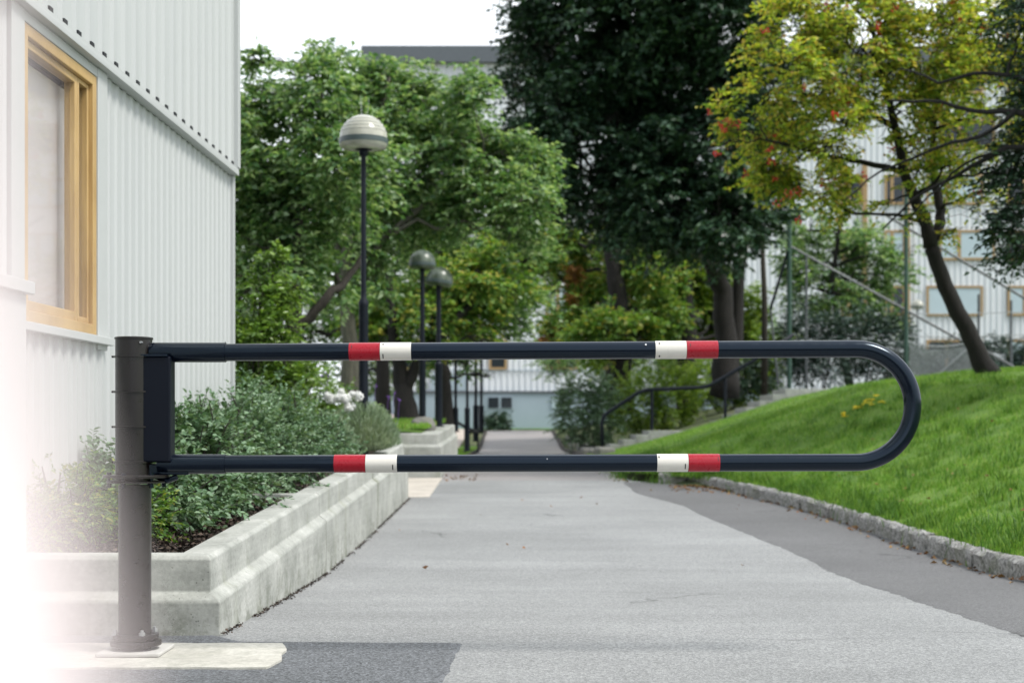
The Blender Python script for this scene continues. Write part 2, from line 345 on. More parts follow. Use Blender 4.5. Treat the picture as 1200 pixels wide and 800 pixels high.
# pale paving between planters
mb = MB()
for i in range(8):
    for j in range(4):
        x1 = -.93-i*.52; y_ = 15.95+j*.76; mb.obox((x1-.505, y_, g(y_)-.08), (.505,0,0), (0,.745,g(y_+.745)-g(y_)), (0,0,.09))
tag(mb.build('paving', M['paving'], bevel=.004), kind='structure')
# lawn
mb = MB(); 
def lawnpt(u, y):
    k = xk(y)+.10; x = k+(u**1.5)*(42-k); return (x, y, H(x, y)+.004+.03*min(1,u*30)*mnoise.noise(Vector((x*2.2,y*2.2,4))))
mb.grid(lawnpt, srange(0, 1, .012), srange(-6, 3, 1)+srange(3.25, 33.2, .25))
tag(mb.build('lawn', M['grass_sheet'], smooth=True), kind='structure')
mb = MB(); mb.grid(lambda x, y: (x, y, H(x, y)-.02), srange(1.6, 44, 1.2), srange(33.2, 60.5, 1.2))
tag(mb.build('terrace', M['ground'], smooth=True), kind='structure')
# gravel slope on the far left
mb = MB(); mb.grid(lambda x, y: (x, y, H(x, y)+.02), srange(-16, -1.6, .8), srange(31, 60, 1))
tag(mb.build('gravel_slope', M['sand'], smooth=True), kind='structure')
mb = MB(); mb.grid(lambda x, y: (x, y, g(y)+.03+.03*mnoise.noise(Vector((x*2,y*2,0)))), srange(-2.6, -.96, .3), srange(25.2, 44, .7))
tag(mb.build('grass_verge', M['grass_sheet'], smooth=True), kind='structure')
mb = MB(); mb.grid(lambda x, y: (x, y, .70+.03*mnoise.noise(Vector((x*2,y*2,0)))), srange(-9, 9, .6), srange(60.4, 62, .4))
tag(mb.build('grass_strip', M['grass_sheet'], smooth=True), kind='structure')
# kerb of split granite
mb = MB(); pts = []
for y in srange(-4, 17.2, 1.0): pts.append(Vector((xk(y), y)))
pts += [Vector((2.2, 17.9)), Vector((1.85, 18.0))]
prof = [(0,-.1),(0,.0),(.005,.05),(-.002,.10),(.02,.128),(.06,.135),(.10,.13),(.125,.115),(.13,.0)]
for i in range(len(pts)-1):
    a, b = pts[i], pts[i+1]; L = (b-a).length; d = (b-a)/L; n = Vector((d.y, -d.x)); sd_ = random.random()*50
    a2 = a+d*.006; jz = random.uniform(-.012, .012); jx = random.uniform(-.008, .012)
    st = srange(.0, L-.012, .045); V = []
    for s_ in st:
        for o, z in prof:
            q = a2+d*s_+n*(o+jx); r = mnoise.noise(Vector((q.x*14+sd_, q.y*14, z*16)))*.02+mnoise.noise(Vector((q.x*40+sd_, q.y*40, z*40)))*.008
            q = q-n*r; V.append((q.x, q.y, g(q.y)+z+jz+r*.6*(z > .09)))
    m_ = len(prof); Fc = [(k*m_+j, (k+1)*m_+j, (k+1)*m_+j+1, k*m_+j+1) for k in range(len(st)-1) for j in range(m_-1)]
    Fc += [tuple(range(m_)), tuple(range(len(V)-m_, len(V)))[::-1]]
    mb.add(V, Fc)
tag(mb.build('kerb', M['granite'], smooth=50), kind='structure')
mb = MB()
mb.tube([(-.98+.03*mnoise.noise(Vector((0,y,0))), y, g(y)+.03) for y in srange(25.5, 53, 1.0)], .055, 6)
mb.tube([(1.53+.03*mnoise.noise(Vector((3,y,0))), y, g(y)+.04) for y in srange(20.4, 53, 1.0)], .07, 6)
tag(mb.build('path_edging', M['bark']), kind='structure')

# ------------------------------------------------------------------ grass blades
def blades(name, pts, hmin, hmax, wd, mat, lean=.5):
    n = len(pts); P0 = np.array(pts); h = rng.uniform(hmin, hmax, n); th = rng.uniform(0, 2*np.pi, n); ph = rng.uniform(0, 2*np.pi, n)
    side = np.stack([np.cos(th), np.sin(th), 0*th], 1)*wd*.5; ln = np.stack([np.cos(ph), np.sin(ph), 0*ph], 1)*(h*rng.uniform(.1, lean, n))[:,None]
    up = np.array([[0,0,1.]])
    a = P0-side; b = P0+side; mid = P0+ln*.35+up*(h*.6)[:,None]; c = mid+side*.7; d = mid-side*.7; t = P0+ln+up*h[:,None]
    V = np.stack([a,b,c,d,t], 1).reshape(-1,3); i = np.arange(n)[:,None]*5
    Q1 = np.concatenate([i+np.array([[0,1,2]]), i+np.array([[0,2,3]]), i+np.array([[3,2,4]])])
    return np_mesh(name, V, Q1, mat)
pts = []
while len(pts) < 95000:
    y = random.uniform(3.5, 20); k = xk(y); u = random.random()**1.5*6.5; x = k+.07+u
    if x/y > .42: continue
    dn = mnoise.noise(Vector((x*3, y*3, 5)))
    if dn < -.2 and random.random() < .85: continue
    pts.append((x, y, H(x, y)-.005))
p2 = []
while len(p2) < 45000:
    y = random.uniform(17, 33.2); k = xk(y); u = random.random()**1.2*9; x = k+.03+u
    if x/y > .42: continue
    p2.append((x, y, H(x, y)-.005))
gr = blades('grass', pts+p2, .02, .062, .007, M['lf_grass'])
tag(gr, 'bright green mown grass covering the sloping bank', 'grass', kind='stuff')
# long tufts hanging over the kerb and ragged far edge
pts = []
for i in range(620):
    y = random.uniform(5, 18.4); c = (xk(y)+random.uniform(.08, .25), y) if i < 170 else (xk(y)+random.uniform(.1, 4.5), y)
    for k in range(28):
        x_, y_ = c[0]+random.gauss(0,.05), c[1]+random.gauss(0,.05); pts.append((x_, y_, H(x_, y_)-.01))
for i in range(60):
    y = random.uniform(17.6, 21); c = (xk(y)+random.uniform(-.03, .5), y)
    for k in range(40):
        x_, y_ = c[0]+random.gauss(0,.09), c[1]+random.gauss(0,.09); pts.append((x_, y_, max(H(x_, y_), g(y_))-.01))
tag(blades('grass_tufts', pts, .06, .16, .008, M['lf_tuft'], .8), 'longer grass tufts leaning over the granite kerb', 'grass', kind='stuff')
pts = []
for i in range(16000):
    x, y = random.uniform(-3.2, -1.15), random.uniform(19.1, 24.9); pts.append((x, y, .79+(y-19)*.02))
for i in range(12000):
    x, y = random.uniform(-2.6, -.98), random.uniform(25.2, 42); pts.append((x, y, g(y)+.03))
for i in range(6000):
    x, y = random.uniform(-8, 8), random.uniform(60.4, 61.9); pts.append((x, y, .70))
tag(blades('verge_grass', pts, .03, .09, .012, M['lf_grass']), 'short grass on the raised bed and verge left of the path', 'grass', kind='stuff')

# ------------------------------------------------------------------ foliage generator
def leaves_np(C, D, size, ratio=.5, fold=.18, six=False):
    """C leaf base points, D leaf directions. one folded diamond per leaf"""
    n = len(C); D = D/np.linalg.norm(D, axis=1, keepdims=True)
    upv = np.array([0,0,1.])+rng.normal(0, .6, (n,3)); sd = np.cross(D, upv); sd /= np.linalg.norm(sd, axis=1, keepdims=True)+1e-6
    nr = np.cross(sd, D); L = size*rng.uniform(.65, 1.25, n)[:,None]; W = L*ratio*.5
    if six:
        p = [C, C+D*L*.28-sd*W*.85+nr*L*fold*.3, C+D*L*.68-sd*W*.75+nr*L*fold*.2, C+D*L-nr*L*.12, C+D*L*.68+sd*W*.75+nr*L*fold*.2, C+D*L*.28+sd*W*.85+nr*L*fold*.3]
        V = np.stack(p, 1).reshape(-1,3); i = np.arange(n)[:,None]*6
        return V, np.concatenate([i+np.array([[0,1,2,3]]), i+np.array([[0,3,4,5]])]), 6
    p = [C, C+D*L*.45-sd*W+nr*L*fold, C+D*L-nr*L*.1, C+D*L*.45+sd*W+nr*L*fold]
    V = np.stack(p, 1).reshape(-1,3); i = np.arange(n)[:,None]*4
    return V, i+np.array([[0,1,2,3]]), 4
def curve_pts(a, b, bow, n=6, jit=.04):
    a, b = Vector(a), Vector(b); L = (b-a).length; out = []
    for i in range(n+1):
        t = i/n; p = a.lerp(b, t)+Vector((0,0,bow*L*math.sin(math.pi*t)))
        if 0 < i < n: p += Vector([random.gauss(0, jit*L) for _ in range(3)])
        out.append(p)
    return out
def foliage(blobs, lsize, per, twlen, flat=.35, gap=-.15, gscale=1.0, shell=.45, ratio=.5, six=False, droop=.15):
    """blobs: (center Vector, rx, ry, rz, n twigs). returns leaf V, Q and twig (start, end) list"""
    Cs, Ds, tw = [], [], []
    for (c, rx, ry, rz, n) in blobs:
        k = 0; tries = 0
        while k < n and tries < n*6:
            tries += 1
            v = Vector([random.gauss(0,1) for _ in range(3)]).normalized(); r = shell+(1-shell)*random.random()**.6
            r *= random.uniform(.7, 1.38) if r > .85 else 1
            p = Vector((c.x+v.x*rx*r, c.y+v.y*ry*r, c.z+v.z*rz*r))
            if mnoise.noise(p*gscale+Vector((7,3,1))) < gap: continue
            k += 1
            d = Vector((v.x, v.y, v.z*flat)) + Vector((random.gauss(0,.5), random.gauss(0,.5), random.gauss(0,.22)-droop)); d.normalize()
            L = twlen*random.uniform(.6, 1.3); tw.append((p-d*L*.4, p+d*L*.6, c))
            for i in range(per):
                t = (i+random.random())/per; q = p+d*L*(t-.4)+Vector((0,0,-.12*L*t*t))
                a = d.cross(Vector((0,0,1))); a = a.normalized() if a.length > .01 else Vector((1,0,0))
                s_ = 1 if i % 2 else -1
                ld = d*.7+a*s_*random.uniform(.5, 1.1)+Vector((0,0,random.gauss(-.15,.3)))
                Cs.append(q); Ds.append(ld)
    return leaves_np(np.array([tuple(c) for c in Cs]), np.array([tuple(d) for d in Ds]), lsize, ratio, six=six), tw
def make_tree(name, label, base, trunk, r0, r1, pixblobs, d0, lmat, bmat, lsize, per=9, dens=1.0, twlen=.55, depth=1.0,
              djit=.0, gap=-.15, gscale=.8, group=None, extra_limbs=(), limb_r=.045, twigs_shown=.25, cat='tree', flat=.35, shell=.4, six=False, ratio=.5):
    """trunk: list of points; pixblobs: (px,py,rpx[,weight][,d])"""
    root = empty(name, base); B = Vector(base)
    tag(root, label, cat, group)
    mb = MB(); tr = [Vector(p)-B for p in trunk]; n = len(tr)
    rad = [r0+(r1-r0)*i/(n-1) for i in range(n)]; rad[0] *= 1.25
    fine = []; frad = []
    for i in range(n-1):
        for k in range(4):
            t = k/4; fine.append(tr[i].lerp(tr[i+1], t)+Vector((random.gauss(0,r0*.08), random.gauss(0,r0*.08), 0))); frad.append(rad[i]*(1-t)+rad[i+1]*t)
    fine.append(tr[-1]); frad.append(rad[-1]); mb.tube(fine, frad, 10)
    for (pl, ra, rb) in extra_limbs:
        pl = [Vector(p)-B for p in pl]; f2 = []; m_ = len(pl)
        for i in range(m_-1):
            for k in range(3): f2.append(pl[i].lerp(pl[i+1], k/3)+Vector([random.gauss(0, .012) for _ in range(3)]))
        f2.append(pl[-1]); rr = [ra+(rb-ra)*i/(len(f2)-1) for i in range(len(f2))]; mb.tube(f2, rr, 7)
        fine += f2[len(f2)//3:]; frad += rr[len(f2)//3:]
    mb_tr = mb.build('trunk', bmat, root, smooth=True)
    blobs = []
    for pb in pixblobs:
        px, py, rp = pb[:3]; wgt = pb[3] if len(pb) > 3 else 1; dd = pb[4] if len(pb) > 4 else d0+random.uniform(-djit, djit)
        s_ = dd/F; c = P(px, py, dd)-B; r = rp*s_
        blobs.append((c, r, r*depth, r*.85, int(dens*wgt*(r/twlen)**2*130)))
    lb = MB(); 
    for (c, rx, ry, rz, k) in blobs:
        # limb from the skeleton node that lies nearest and lower
        best = min(range(len(fine)), key=lambda i: (fine[i]-c).length+max(0, fine[i].z-c.z)*2)
        a = fine[best]; ra = min(frad[best]*.7, limb_r*(.6+rx)); p_ = curve_pts(a, c, .08, 7, .035)
        lb.tube(p_, [ra+(.35*ra-ra)*i/7 for i in range(8)], 6, False)
        for j in range(7):
            v = Vector([random.gauss(0,1) for _ in range(3)]).normalized(); e = c+Vector((v.x*rx, v.y*ry, v.z*rz))*.85
            st = p_[random.randint(4, 7)]; q_ = curve_pts(st, e, .05, 5, .05); lb.tube(q_, [ra*.38*(1-.75*i/5) for i in range(6)], 5, False)
    (V, Q, k), tw = foliage(blobs, lsize, per, twlen, flat, gap, gscale, shell, ratio, six)
    for (a, b, c) in random.sample(tw, int(len(tw)*twigs_shown)):
        lb.tube([a.lerp(c, .25), a, b], [.008, .006, .003], 3, False)
    lb.build('branches', bmat, root, smooth=True)
    np_mesh('crown', V, Q, lmat, root)
    return root, blobs, tw
def make_shrub(name, label, base, blobs, lmat, lsize, per, twlen, dens=1, group=None, flat=.8, gap=-.3, gscale=2.5, six=False, ratio=.5, shell=.3, stems=8, droop=.0, bmat=None, cat='shrub'):
    root = empty(name, base); B = Vector(base); tag(root, label, cat, group)
    bl = [(Vector(c)-B, rx, ry, rz, int(dens*(rx*rz+ry*rz+rx*ry)/3/twlen**2*85)) for (c, rx, ry, rz) in blobs]
    (V, Q, k), tw = foliage(bl, lsize, per, twlen, flat, gap, gscale, shell, ratio, six, droop)
    sb = MB()
    for (c, rx, ry, rz, n) in bl:
        for j in range(stems):
            v = Vector([random.gauss(0,.45) for _ in range(3)]); e = c+Vector((v.x*rx, v.y*ry, abs(v.z)*rz))
            s0 = Vector((c.x*.5+random.gauss(0,.04), c.y*.7+random.gauss(0,.04), 0)); sb.tube(curve_pts(s0, e, .03, 4, .04), [.009,.008,.006,.005,.003], 4, False)
    for (a, b, c) in random.sample(tw, int(len(tw)*.3)): sb.tube([a, b], [.003, .0015], 3, False)
    sb.build('stems', bmat or M['bark'], root)
    np_mesh('foliage', V, Q, lmat, root)
    return root, bl, tw

# ------------------------------------------------------------------ planter beside the road
def sweep(mb, path, tops, bots, tier=.16, prof_in=.20):
    """path: list of (x,y); outward side = right of travel"""
    n = len(path); pts = [Vector(p) for p in path]; V = []
    for i in range(n):
        d0 = (pts[i]-pts[i-1]).normalized() if i else (pts[1]-pts[0]).normalized()
        d1 = (pts[i+1]-pts[i]).normalized() if i < n-1 else d0
        n0 = Vector((d0.y, -d0.x)); n1 = Vector((d1.y, -d1.x)); m_ = (n0+n1).normalized(); m_ = m_/max(.3, m_.dot(n0))
        T, Bz = tops[i], bots[i]
        pf = [(0, Bz-.15), (0, T-tier-.022), (-.006, T-tier-.012), (-.045, T-tier+.016), (-.047, T-.016), (-.062, T), (-prof_in+.012, T), (-prof_in, T-.012), (-prof_in, Bz-.15)]
        for o, z in pf: q = pts[i]+m_*o; V.append((q.x, q.y, z))
    m_ = 9; Fc = [(k*m_+j, (k+1)*m_+j, (k+1)*m_+(j+1)%m_, k*m_+(j+1)%m_) for k in range(n-1) for j in range(m_)]
    Fc += [tuple(range(m_)), tuple(range(len(V)-m_, len(V)))[::-1]]; mb.add(V, Fc)
TOP1 = lambda y: .31+(y-5.6)*.0322
pl = empty('concrete_planter', (-1.6, 5.6, 0)); tag(pl, 'two-tiered pale concrete planter along the left of the road, nearest the barrier', 'planter')
def seg(ys, xs=None):
    p = [(-1.15, y) for y in ys]; mb = MB(); sweep(mb, p, [TOP1(y) for y in ys], [g(y) for y in ys])
    o = mb.build('wall', M['concrete'], pl, bevel=.005); o.location = (1.6, -5.6, 0); return o
mb = MB(); sweep(mb, [(-3.2,5.6),(-1.15,5.6),(-1.15,7.2),(-1.15,8.81)], [.31,.31,TOP1(7.2),TOP1(8.81)], [0,0,-.05,-.09])
o = mb.build('wall', M['concrete'], pl, bevel=.005); o.location = (1.6, -5.6, 0)
seg([8.842, 10.5, 12.18]); seg([12.21, 14, 15.74])
mb = MB(); sweep(mb, [(-1.15,15.76),(-1.16,15.9),(-1.3,15.96),(-6,15.96)], [TOP1(15.8)]*4, [.03]*4); o = mb.build('end_wall', M['concrete'], pl, bevel=.003); o.location = (1.6,-5.6,0)
mb = MB(); mb.box((-2.1, 8.78, .1), (-1.352, 8.92, .405)); o = mb.build('cross_wall', M['concrete'], pl, bevel=.006); o.location = (1.6,-5.6,0)
def soil(name, x0, x1, y0, y1, zf, st=.06):
    mb = MB(); mb.grid(lambda x, y: (x, y, zf(y)+.035*mnoise.noise(Vector((x*5,y*5,0)))+.02*mnoise.noise(Vector((x*17,y*17,0)))), srange(x0, x1, st), srange(y0, y1, st)); return mb
o = soil('', -3.0, -1.345, 5.79, 8.79, lambda y: TOP1(y)-.06).build('soil', M['soil'], smooth=True); tag(o, kind='structure')
o = soil('', -5.9, -1.345, 8.92, 15.9, lambda y: TOP1(y)-.05, .12).build('bed_soil', M['soil'], smooth=True); tag(o, kind='structure')
# mulch chips on the soil
n = 9000; C = np.stack([rng.uniform(-2.1,-1.36,n), rng.uniform(5.85,9.9,n), np.zeros(n)], 1); C[:,2] = .31+(C[:,1]-5.6)*.0322-.055+rng.uniform(0,.03,n)
C = C[(C[:,1] < 8.75) | (C[:,1] > 8.95)]
D = rng.normal(0,1,(len(C),3)); D[:,2] *= .3; V,Q,k = leaves_np(C, D, .028, .6); tag(np_mesh('mulch', V, Q, M['mulch']), 'dark bark mulch on the soil of the near planter', 'mulch', kind='stuff')
# second planter
pl2 = empty('concrete_planter', (-1.5, 19, 0)); tag(pl2, 'two-tiered concrete planter filled with grass and a boulder, farther along the path', 'planter')
mb = MB(); sweep(mb, [(-6,19),(-.95,19),(-.95,21.8),(-.95,24.8)], [.735,.735,.79,.86], [.1,.1,.15,.15], .165, .3)
o = mb.build('wall', M['concrete'], pl2, bevel=.004); o.location = (1.5,-19,0)
mb = MB(); sweep(mb, [(-.95,24.81),(-.97,25.0),(-1.1,25.05),(-6,25.05)], [.86]*4, [.15]*4, .165, .3); o = mb.build('end_wall', M['concrete'], pl2, bevel=.004); o.location = (1.5,-19,0)
mb = MB(); mb.grid(lambda x, y: (x, y, .735+(y-19)*.021+.05*smooth(0,.8,-x-1.2)), srange(-5.9,-1.24,.4), srange(19.2,24.9,.4))
tag(mb.build('raised_grass', M['grass_sheet'], smooth=True), kind='structure')
# boulder
bm = bmesh.new(); bmesh.ops.create_icosphere(bm, subdivisions=4, radius=1)
for v in bm.verts:
    k = 1+.22*mnoise.noise(v.co*1.4)+.07*mnoise.noise(v.co*5); v.co = Vector((v.co.x*.19*k, v.co.y*.17*k, v.co.z*.13*k))
me = bpy.data.meshes.new('boulder'); bm.to_mesh(me); me.materials.append(M['rock']); me.shade_smooth()
o = bpy.data.objects.new('boulder', me); COL.objects.link(o); o.location = P(497, 489, 20.6); o.location.z = .84; tag(o, 'grey rounded boulder at the foot of the lamp posts in the grassy planter', 'boulder')

# ------------------------------------------------------------------ near building
UX, UY = .024, 1.0; ul = math.hypot(UX, UY); U = Vector((UX/ul, UY/ul, 0)); N = Vector((UY/ul, -UX/ul, 0))
C0 = Vector((-1.98, 10, 0))
def Bp(d, off, z): return Vector((C0.x-UX*(10-d), d, z))+N*off
bl = empty('clad_building', (-1.98, 10, 0)); tag(bl, 'pale ribbed metal-clad building with wood-framed window on the left', 'building')
def ribs(d0, d1, z0, z1, off, pitch, dep, name):
    """trapezoid sheet on the wall, from depth d0 to d1"""
    mb = MB(); xs = []; d = d0; fr = [(0,0),(.52,0),(.62,1),(.90,1),(1.0,0)]
    k = 0
    while d < d1-1e-6:
        for t, e in fr[:-1]:
            q = d+t*pitch
            if q < d1: xs.append((q, e))
        d += pitch
    xs.append((d1, 0)); V = []
    for q, e in xs:
        for z in (z0, z1): V.append(Bp(q, off+dep*e, z)-C0)
    mb.add(V, [(2*i, 2*i+2, 2*i+3, 2*i+1) for i in range(len(xs)-1)]); return mb.build(name, M['siding'], bl)
def wbox(d0, d1, o0, o1, z0, z1, name, mat, parent=None, bevel=.003, mbx=None):
    mb = mbx or MB(); mb.obox(Bp(d0, o0, z0)-C0, (Bp(d1,o0,z0)-Bp(d0,o0,z0)), (Bp(d0,o1,z0)-Bp(d0,o0,z0)), (0,0,z1-z0))
    return mb if mbx else mb.build(name, mat, parent or bl, bevel=bevel)
def dpx(px, off=0): return (C0.x-UX*10+off)/((px-600)/F-UX)
WL, WR = dpx(23), dpx(109)
SEAM = 2.60
ribs(-4, 10, SEAM+.03, 9.5, .035, .19, .016, 'upper_cladding')
ribs(WR+.16, 9.99, -.2, SEAM-.02, .0, .125, .009, 'lower_cladding')
ribs(WL-.15, WR+.14, -.2, 1.235, .0, .125, .018, 'lower_cladding')
ribs(-4, WL-.16, -.2, SEAM-.02, .0, .125, .009, 'lower_cladding')
wbox(-4, 10.02, -.30, -.004, 2.535, 9.5, 'wall_core', M['gap'], bevel=0)
wbox(-4, 10.0, .0, .062, SEAM-.018, SEAM+.012, 'seam_flashing', M['siding'])
wbox(-4, 10.0, .055, .060, SEAM+.012, SEAM+.03, 'seam_lip', M['trim'], bevel=0)
# dark slots where the upper ribs end at the flashing
mb = MB(); d = -4; V = []
while d < 9.8:
    for t, o_ in ((0,.02),(.60,.02),(.64,.0592),(.88,.0592),(.92,.02)):
        for z_ in (SEAM+.031, SEAM+.052): V.append(Bp(d+t*.19, o_, z_)-C0)
    d += .19
mb.add(V, [(2*i,2*i+2,2*i+3,2*i+1) for i in range(len(V)//2-1)])
mb.build('rib_slots', M['gap'], bl)
wbox(9.955, 10.03, -.02, .066, SEAM+.035, 9.5, 'corner_trim', M['siding'])
wbox(9.965, 10.02, -.02, .03, -.2, SEAM-.02, 'corner_trim', M['siding'])
wbox(WR+.005, WR+.155, -.05, .024, 1.20, SEAM-.02, 'window_side_trim', M['trim'])
wbox(WL-.15, WL-.005, -.05, .024, 1.20, SEAM-.02, 'window_side_trim', M['trim'])
wbox(WL-.2, WR+.17, -.02, .055, 1.225, 1.262, 'sill_flashing', M['trim'])
wbox(4.2, dpx(31, .10), -.02, .10, -.2, 1.36, 'plinth_panel', M['trim'])
wbox(4.2, dpx(31, .10)+.02, -.02, .13, 1.36, 1.41, 'plinth_coping', M['trim'])
wbox(WL-.15, WR+.155, -.05, .020, 2.533, 2.58, 'window_head_trim', M['trim'])
# window
wn = empty('window'); wn.parent = bl
z0, z1 = 1.268, 2.53
def wd(a, b, o0, o1, za, zb, nm, mt=M['wood'], par=wn): return wbox(a, b, o0, o1, za, zb, nm, mt, par)
mb = MB()
for a, b, za, zb in ((WL, WL+.05, z0, z1), (WR-.055, WR, z0, z1), (WL+.05, WR-.055, z1-.05, z1), (WL+.05, WR-.055, z0, z0+.05)):
    wbox(a, b, -.06, .018, za, zb, '', None, mbx=mb)
mb.build('frame', M['wood'], wn, bevel=.004)
MU0, MU1 = dpx(77.5, -.03), dpx(90, -.03)
def sash(a, b, nm, t=.036):
    mb = MB()
    for aa, bb, za, zb in ((a, a+t, z0+.052, z1-.052), (b-t, b, z0+.052, z1-.052), (a+t, b-t, z1-.052-t, z1-.052), (a+t, b-t, z0+.052, z0+.052+t*1.2)):
        wbox(aa, bb, -.055, -.002, za, zb, '', None, mbx=mb)
    o = mb.build(nm, M['wood'], wn, bevel=.004)
    mb = MB(); wbox(a+t, b-t, -.034, -.028, z0+.052+t*1.2, z1-.052-t, '', None, mbx=mb); mb.build('pane', M['glass'], o)
sash(WL+.052, (MU0+MU1)/2, 'sash'); sash((MU0+MU1)/2+.004, WR-.058, 'sash', .022)
mb = MB(); z = z0+.1
while z < z1-.1:
    o_ = Bp(WL+.06, -.10, z)-C0; mb.obox(o_, Bp(WR-.06,-.09,z)-Bp(WL+.06,-.09,z), N*.008+Vector((0,0,.0185)), N*-.001); z += .021
mb.build('blind', M['blind'], wn)
wbox(WL-.1, WR+.1, -.30, -.20, 1.0, 2.54, 'window_recess', M['gap'], bevel=0)
wbox(WL-.4, WR+.4, -.30, -.02, -.2, 1.22, 'wall_core', M['gap'], bevel=0)
wbox(WR+.16, 10.0, -.30, -.004, -.2, 2.53, 'wall_core', M['gap'], bevel=0)
wbox(-4, WL-.16, -.30, -.004, -.2, 2.53, 'wall_core', M['gap'], bevel=0)
mb = MB(); mb.box((-9, -.05-13.9, -.2), (-.32, 0, 9.5)); mb.build('rear_wall', M['siding'], bl)
mb = MB(); mb.box((-9.2, -14.2, 9.5), (.1, .1, 9.7)); mb.build('roof', M['farroof'], bl)

# ------------------------------------------------------------------ swing barrier
DB = 5.1; SB = DB/F
def bp(px, py, dy=0): return Vector(((px-600)*SB, DB+dy, CZ+(500-py)*SB))
base = Vector(((158-600)*SB, DB, .012)); bar = empty('swing_barrier', base)
tag(bar, 'dark navy swing barrier with red and white bands on a brown post', 'barrier')
def bb(mbx, name, mat, parent=bar, **kw):
    o = mbx.build(name, mat, parent, **kw)
    if parent is bar: o.location = -base
    return o
X0 = base.x; Zp = lambda py: CZ+(500-py)*SB
mb = MB(); r = .0615
mb.lathe([(r-.004,.02),(r-.004,Zp(568))], (X0,DB,0), 48)
post = bb(mb, 'post', M['brown'], smooth=40)
mb = MB(); mb.lathe([(r+.003,Zp(562)),(r+.003,Zp(398)),(r+.006,Zp(397.5)),(r+.006,Zp(395.6)),(r+.001,Zp(395))], (X0-.004,DB,0), 48)
slv = bb(mb, 'pivot_sleeve', M['brown'], smooth=40)
for py in (418, 459, 500, 541):
    mb = MB(); mb.lathe([(r+.003,-.003),(r+.0095,-.0025),(r+.0095,.0025),(r+.003,.003)], (X0-.004,DB,Zp(py)), 40, False)
    mb.tube([(X0-r-.018, DB-.012, Zp(py)), (X0-r+.0, DB-.012, Zp(py))], .004, 8)
    bb(mb, 'clamp_ring', M['brown'], slv, smooth=40)
mb = MB(); mb.tube([(X0+.036, DB-.062, Zp(402)), (X0+.038, DB-.0475, Zp(402))], .004, 10); bb(mb, 'rivet', M['steel'], slv)
mb = MB(); mb.box((X0+.022, DB-.045, Zp(541)), (bp(203,0).x, DB+.03, Zp(418))); bb(mb, 'hinge_box', M['navy_matt'], bevel=.006)
mb = MB(); mb.box((X0+.0, DB-.052, Zp(418.5)), (bp(200,0).x, DB+.04, Zp(415.5))); bb(mb, 'hinge_cap', M['navy'], bevel=.002)
mb = MB()
for py, rr, t in ((557.5, .117, .010), (564, .105, .008)): mb.lathe([(r-.01,-t/2),(rr-.002,-t/2),(rr,-t/2+.002),(rr,t/2-.002),(rr-.002,t/2),(r-.01,t/2)], (X0+.006,DB,Zp(py)), 48, False)
fl = bb(mb, 'bearing_flange', M['brown'], smooth=40)
for a in range(6):
    th = a*math.pi/3+.3; mb = MB(); mb.lathe([(.008,-.045),(.008,-.03),(.005,-.03),(.005,.0),(.009,.0),(.009,.009)], (X0+.006+.095*math.cos(th),DB+.095*math.sin(th),Zp(556)), 6); bb(mb, 'bolt', M['navy'], fl)
mb = MB(); mb.obox((bp(172,0).x, DB-.02, Zp(556)), (bp(222,0).x-bp(172,0).x,0,0), (0,.04,0), (0,0,Zp(543)-Zp(556)))
mb.tube([bp(180,556), bp(196,563), bp(208,558)], .012, 8); bb(mb, 'lock_bracket', M['navy'], bevel=.004)
# base flanges
mb = MB()
for py, rr in ((744.5, .080), (752, .089)): mb.lathe([(r-.01,-.009),(rr,-.009),(rr+.001,-.007),(rr+.001,.007),(rr,.009),(r-.01,.009)], (X0+.004,DB,Zp(py)), 6 if 0 else 40, False)
fl2 = bb(mb, 'base_flange', M['brown'], smooth=40)
for a in range(4):
    th = a*math.pi/2+.6; mb = MB(); mb.lathe([(.012,0),(.012,.012),(.006,.012),(.006,.02)], (X0+.072*math.cos(th),DB+.072*math.sin(th),Zp(742)), 6); bb(mb, 'bolt', M['steel'], fl2)
mb = MB(); mb.box((X0-.11, DB-.115, .014), (X0+.115, DB+.115, .026)); bb(mb, 'base_plate', M['plate'], bevel=.003)
# arm: one bent pipe
PR = 10.2*SB
def toppx(x): return 412.8-(x-270)*.0058
def botpx(x): return 543.2-(x-270)*.0022
pth = [bp(x, toppx(x)) for x in (262, 400, 600, 800, 1000)]
cx_, cy_ = 1003, (toppx(1003)+botpx(1003))/2; rr = (botpx(1003)-toppx(1003))/2
for i in range(1, 36):
    a = math.pi*i/36; pth.append(bp(cx_+rr*math.sin(a), cy_-rr*math.cos(a)))
pth += [bp(x, botpx(x)) for x in (1000, 800, 600, 400, 262)]
mb = MB(); mb.tube(pth, PR, 32); arm = bb(mb, 'arm', M['navy'], smooth=40)
mb = MB(); mb.tube([bp(176, 412.8), bp(180,412.8), bp(264.5, 412.8)], [PR*.98, PR*1.13, PR*1.13], 32); bb(mb, 'arm_socket', M['navy'], smooth=40)
mb = MB(); mb.tube([bp(186, 543.5), bp(203,543.5), bp(264.5, 543.5)], [PR*1.1, PR*1.13, PR*1.13], 32); bb(mb, 'arm_socket', M['navy'], smooth=40)
for px0, px1, f_, m_ in ((409.5,446,toppx,'red'),(446,482.5,toppx,'white'),(767.5,804,toppx,'white'),(804,841,toppx,'red'),
                        (392,429,botpx,'red'),(429,466,botpx,'white'),(769.5,806,botpx,'white'),(806,843,botpx,'red')):
    mb = MB(); mb.tube([bp(px0, f_(px0)), bp(px1-.3, f_(px1))], PR+.0012, 32, False)
    o = bb(mb, 'reflective_band', M[m_], arm, smooth=40); o['label'] = ('red' if m_ == 'red' else 'cream white')+' reflective band'
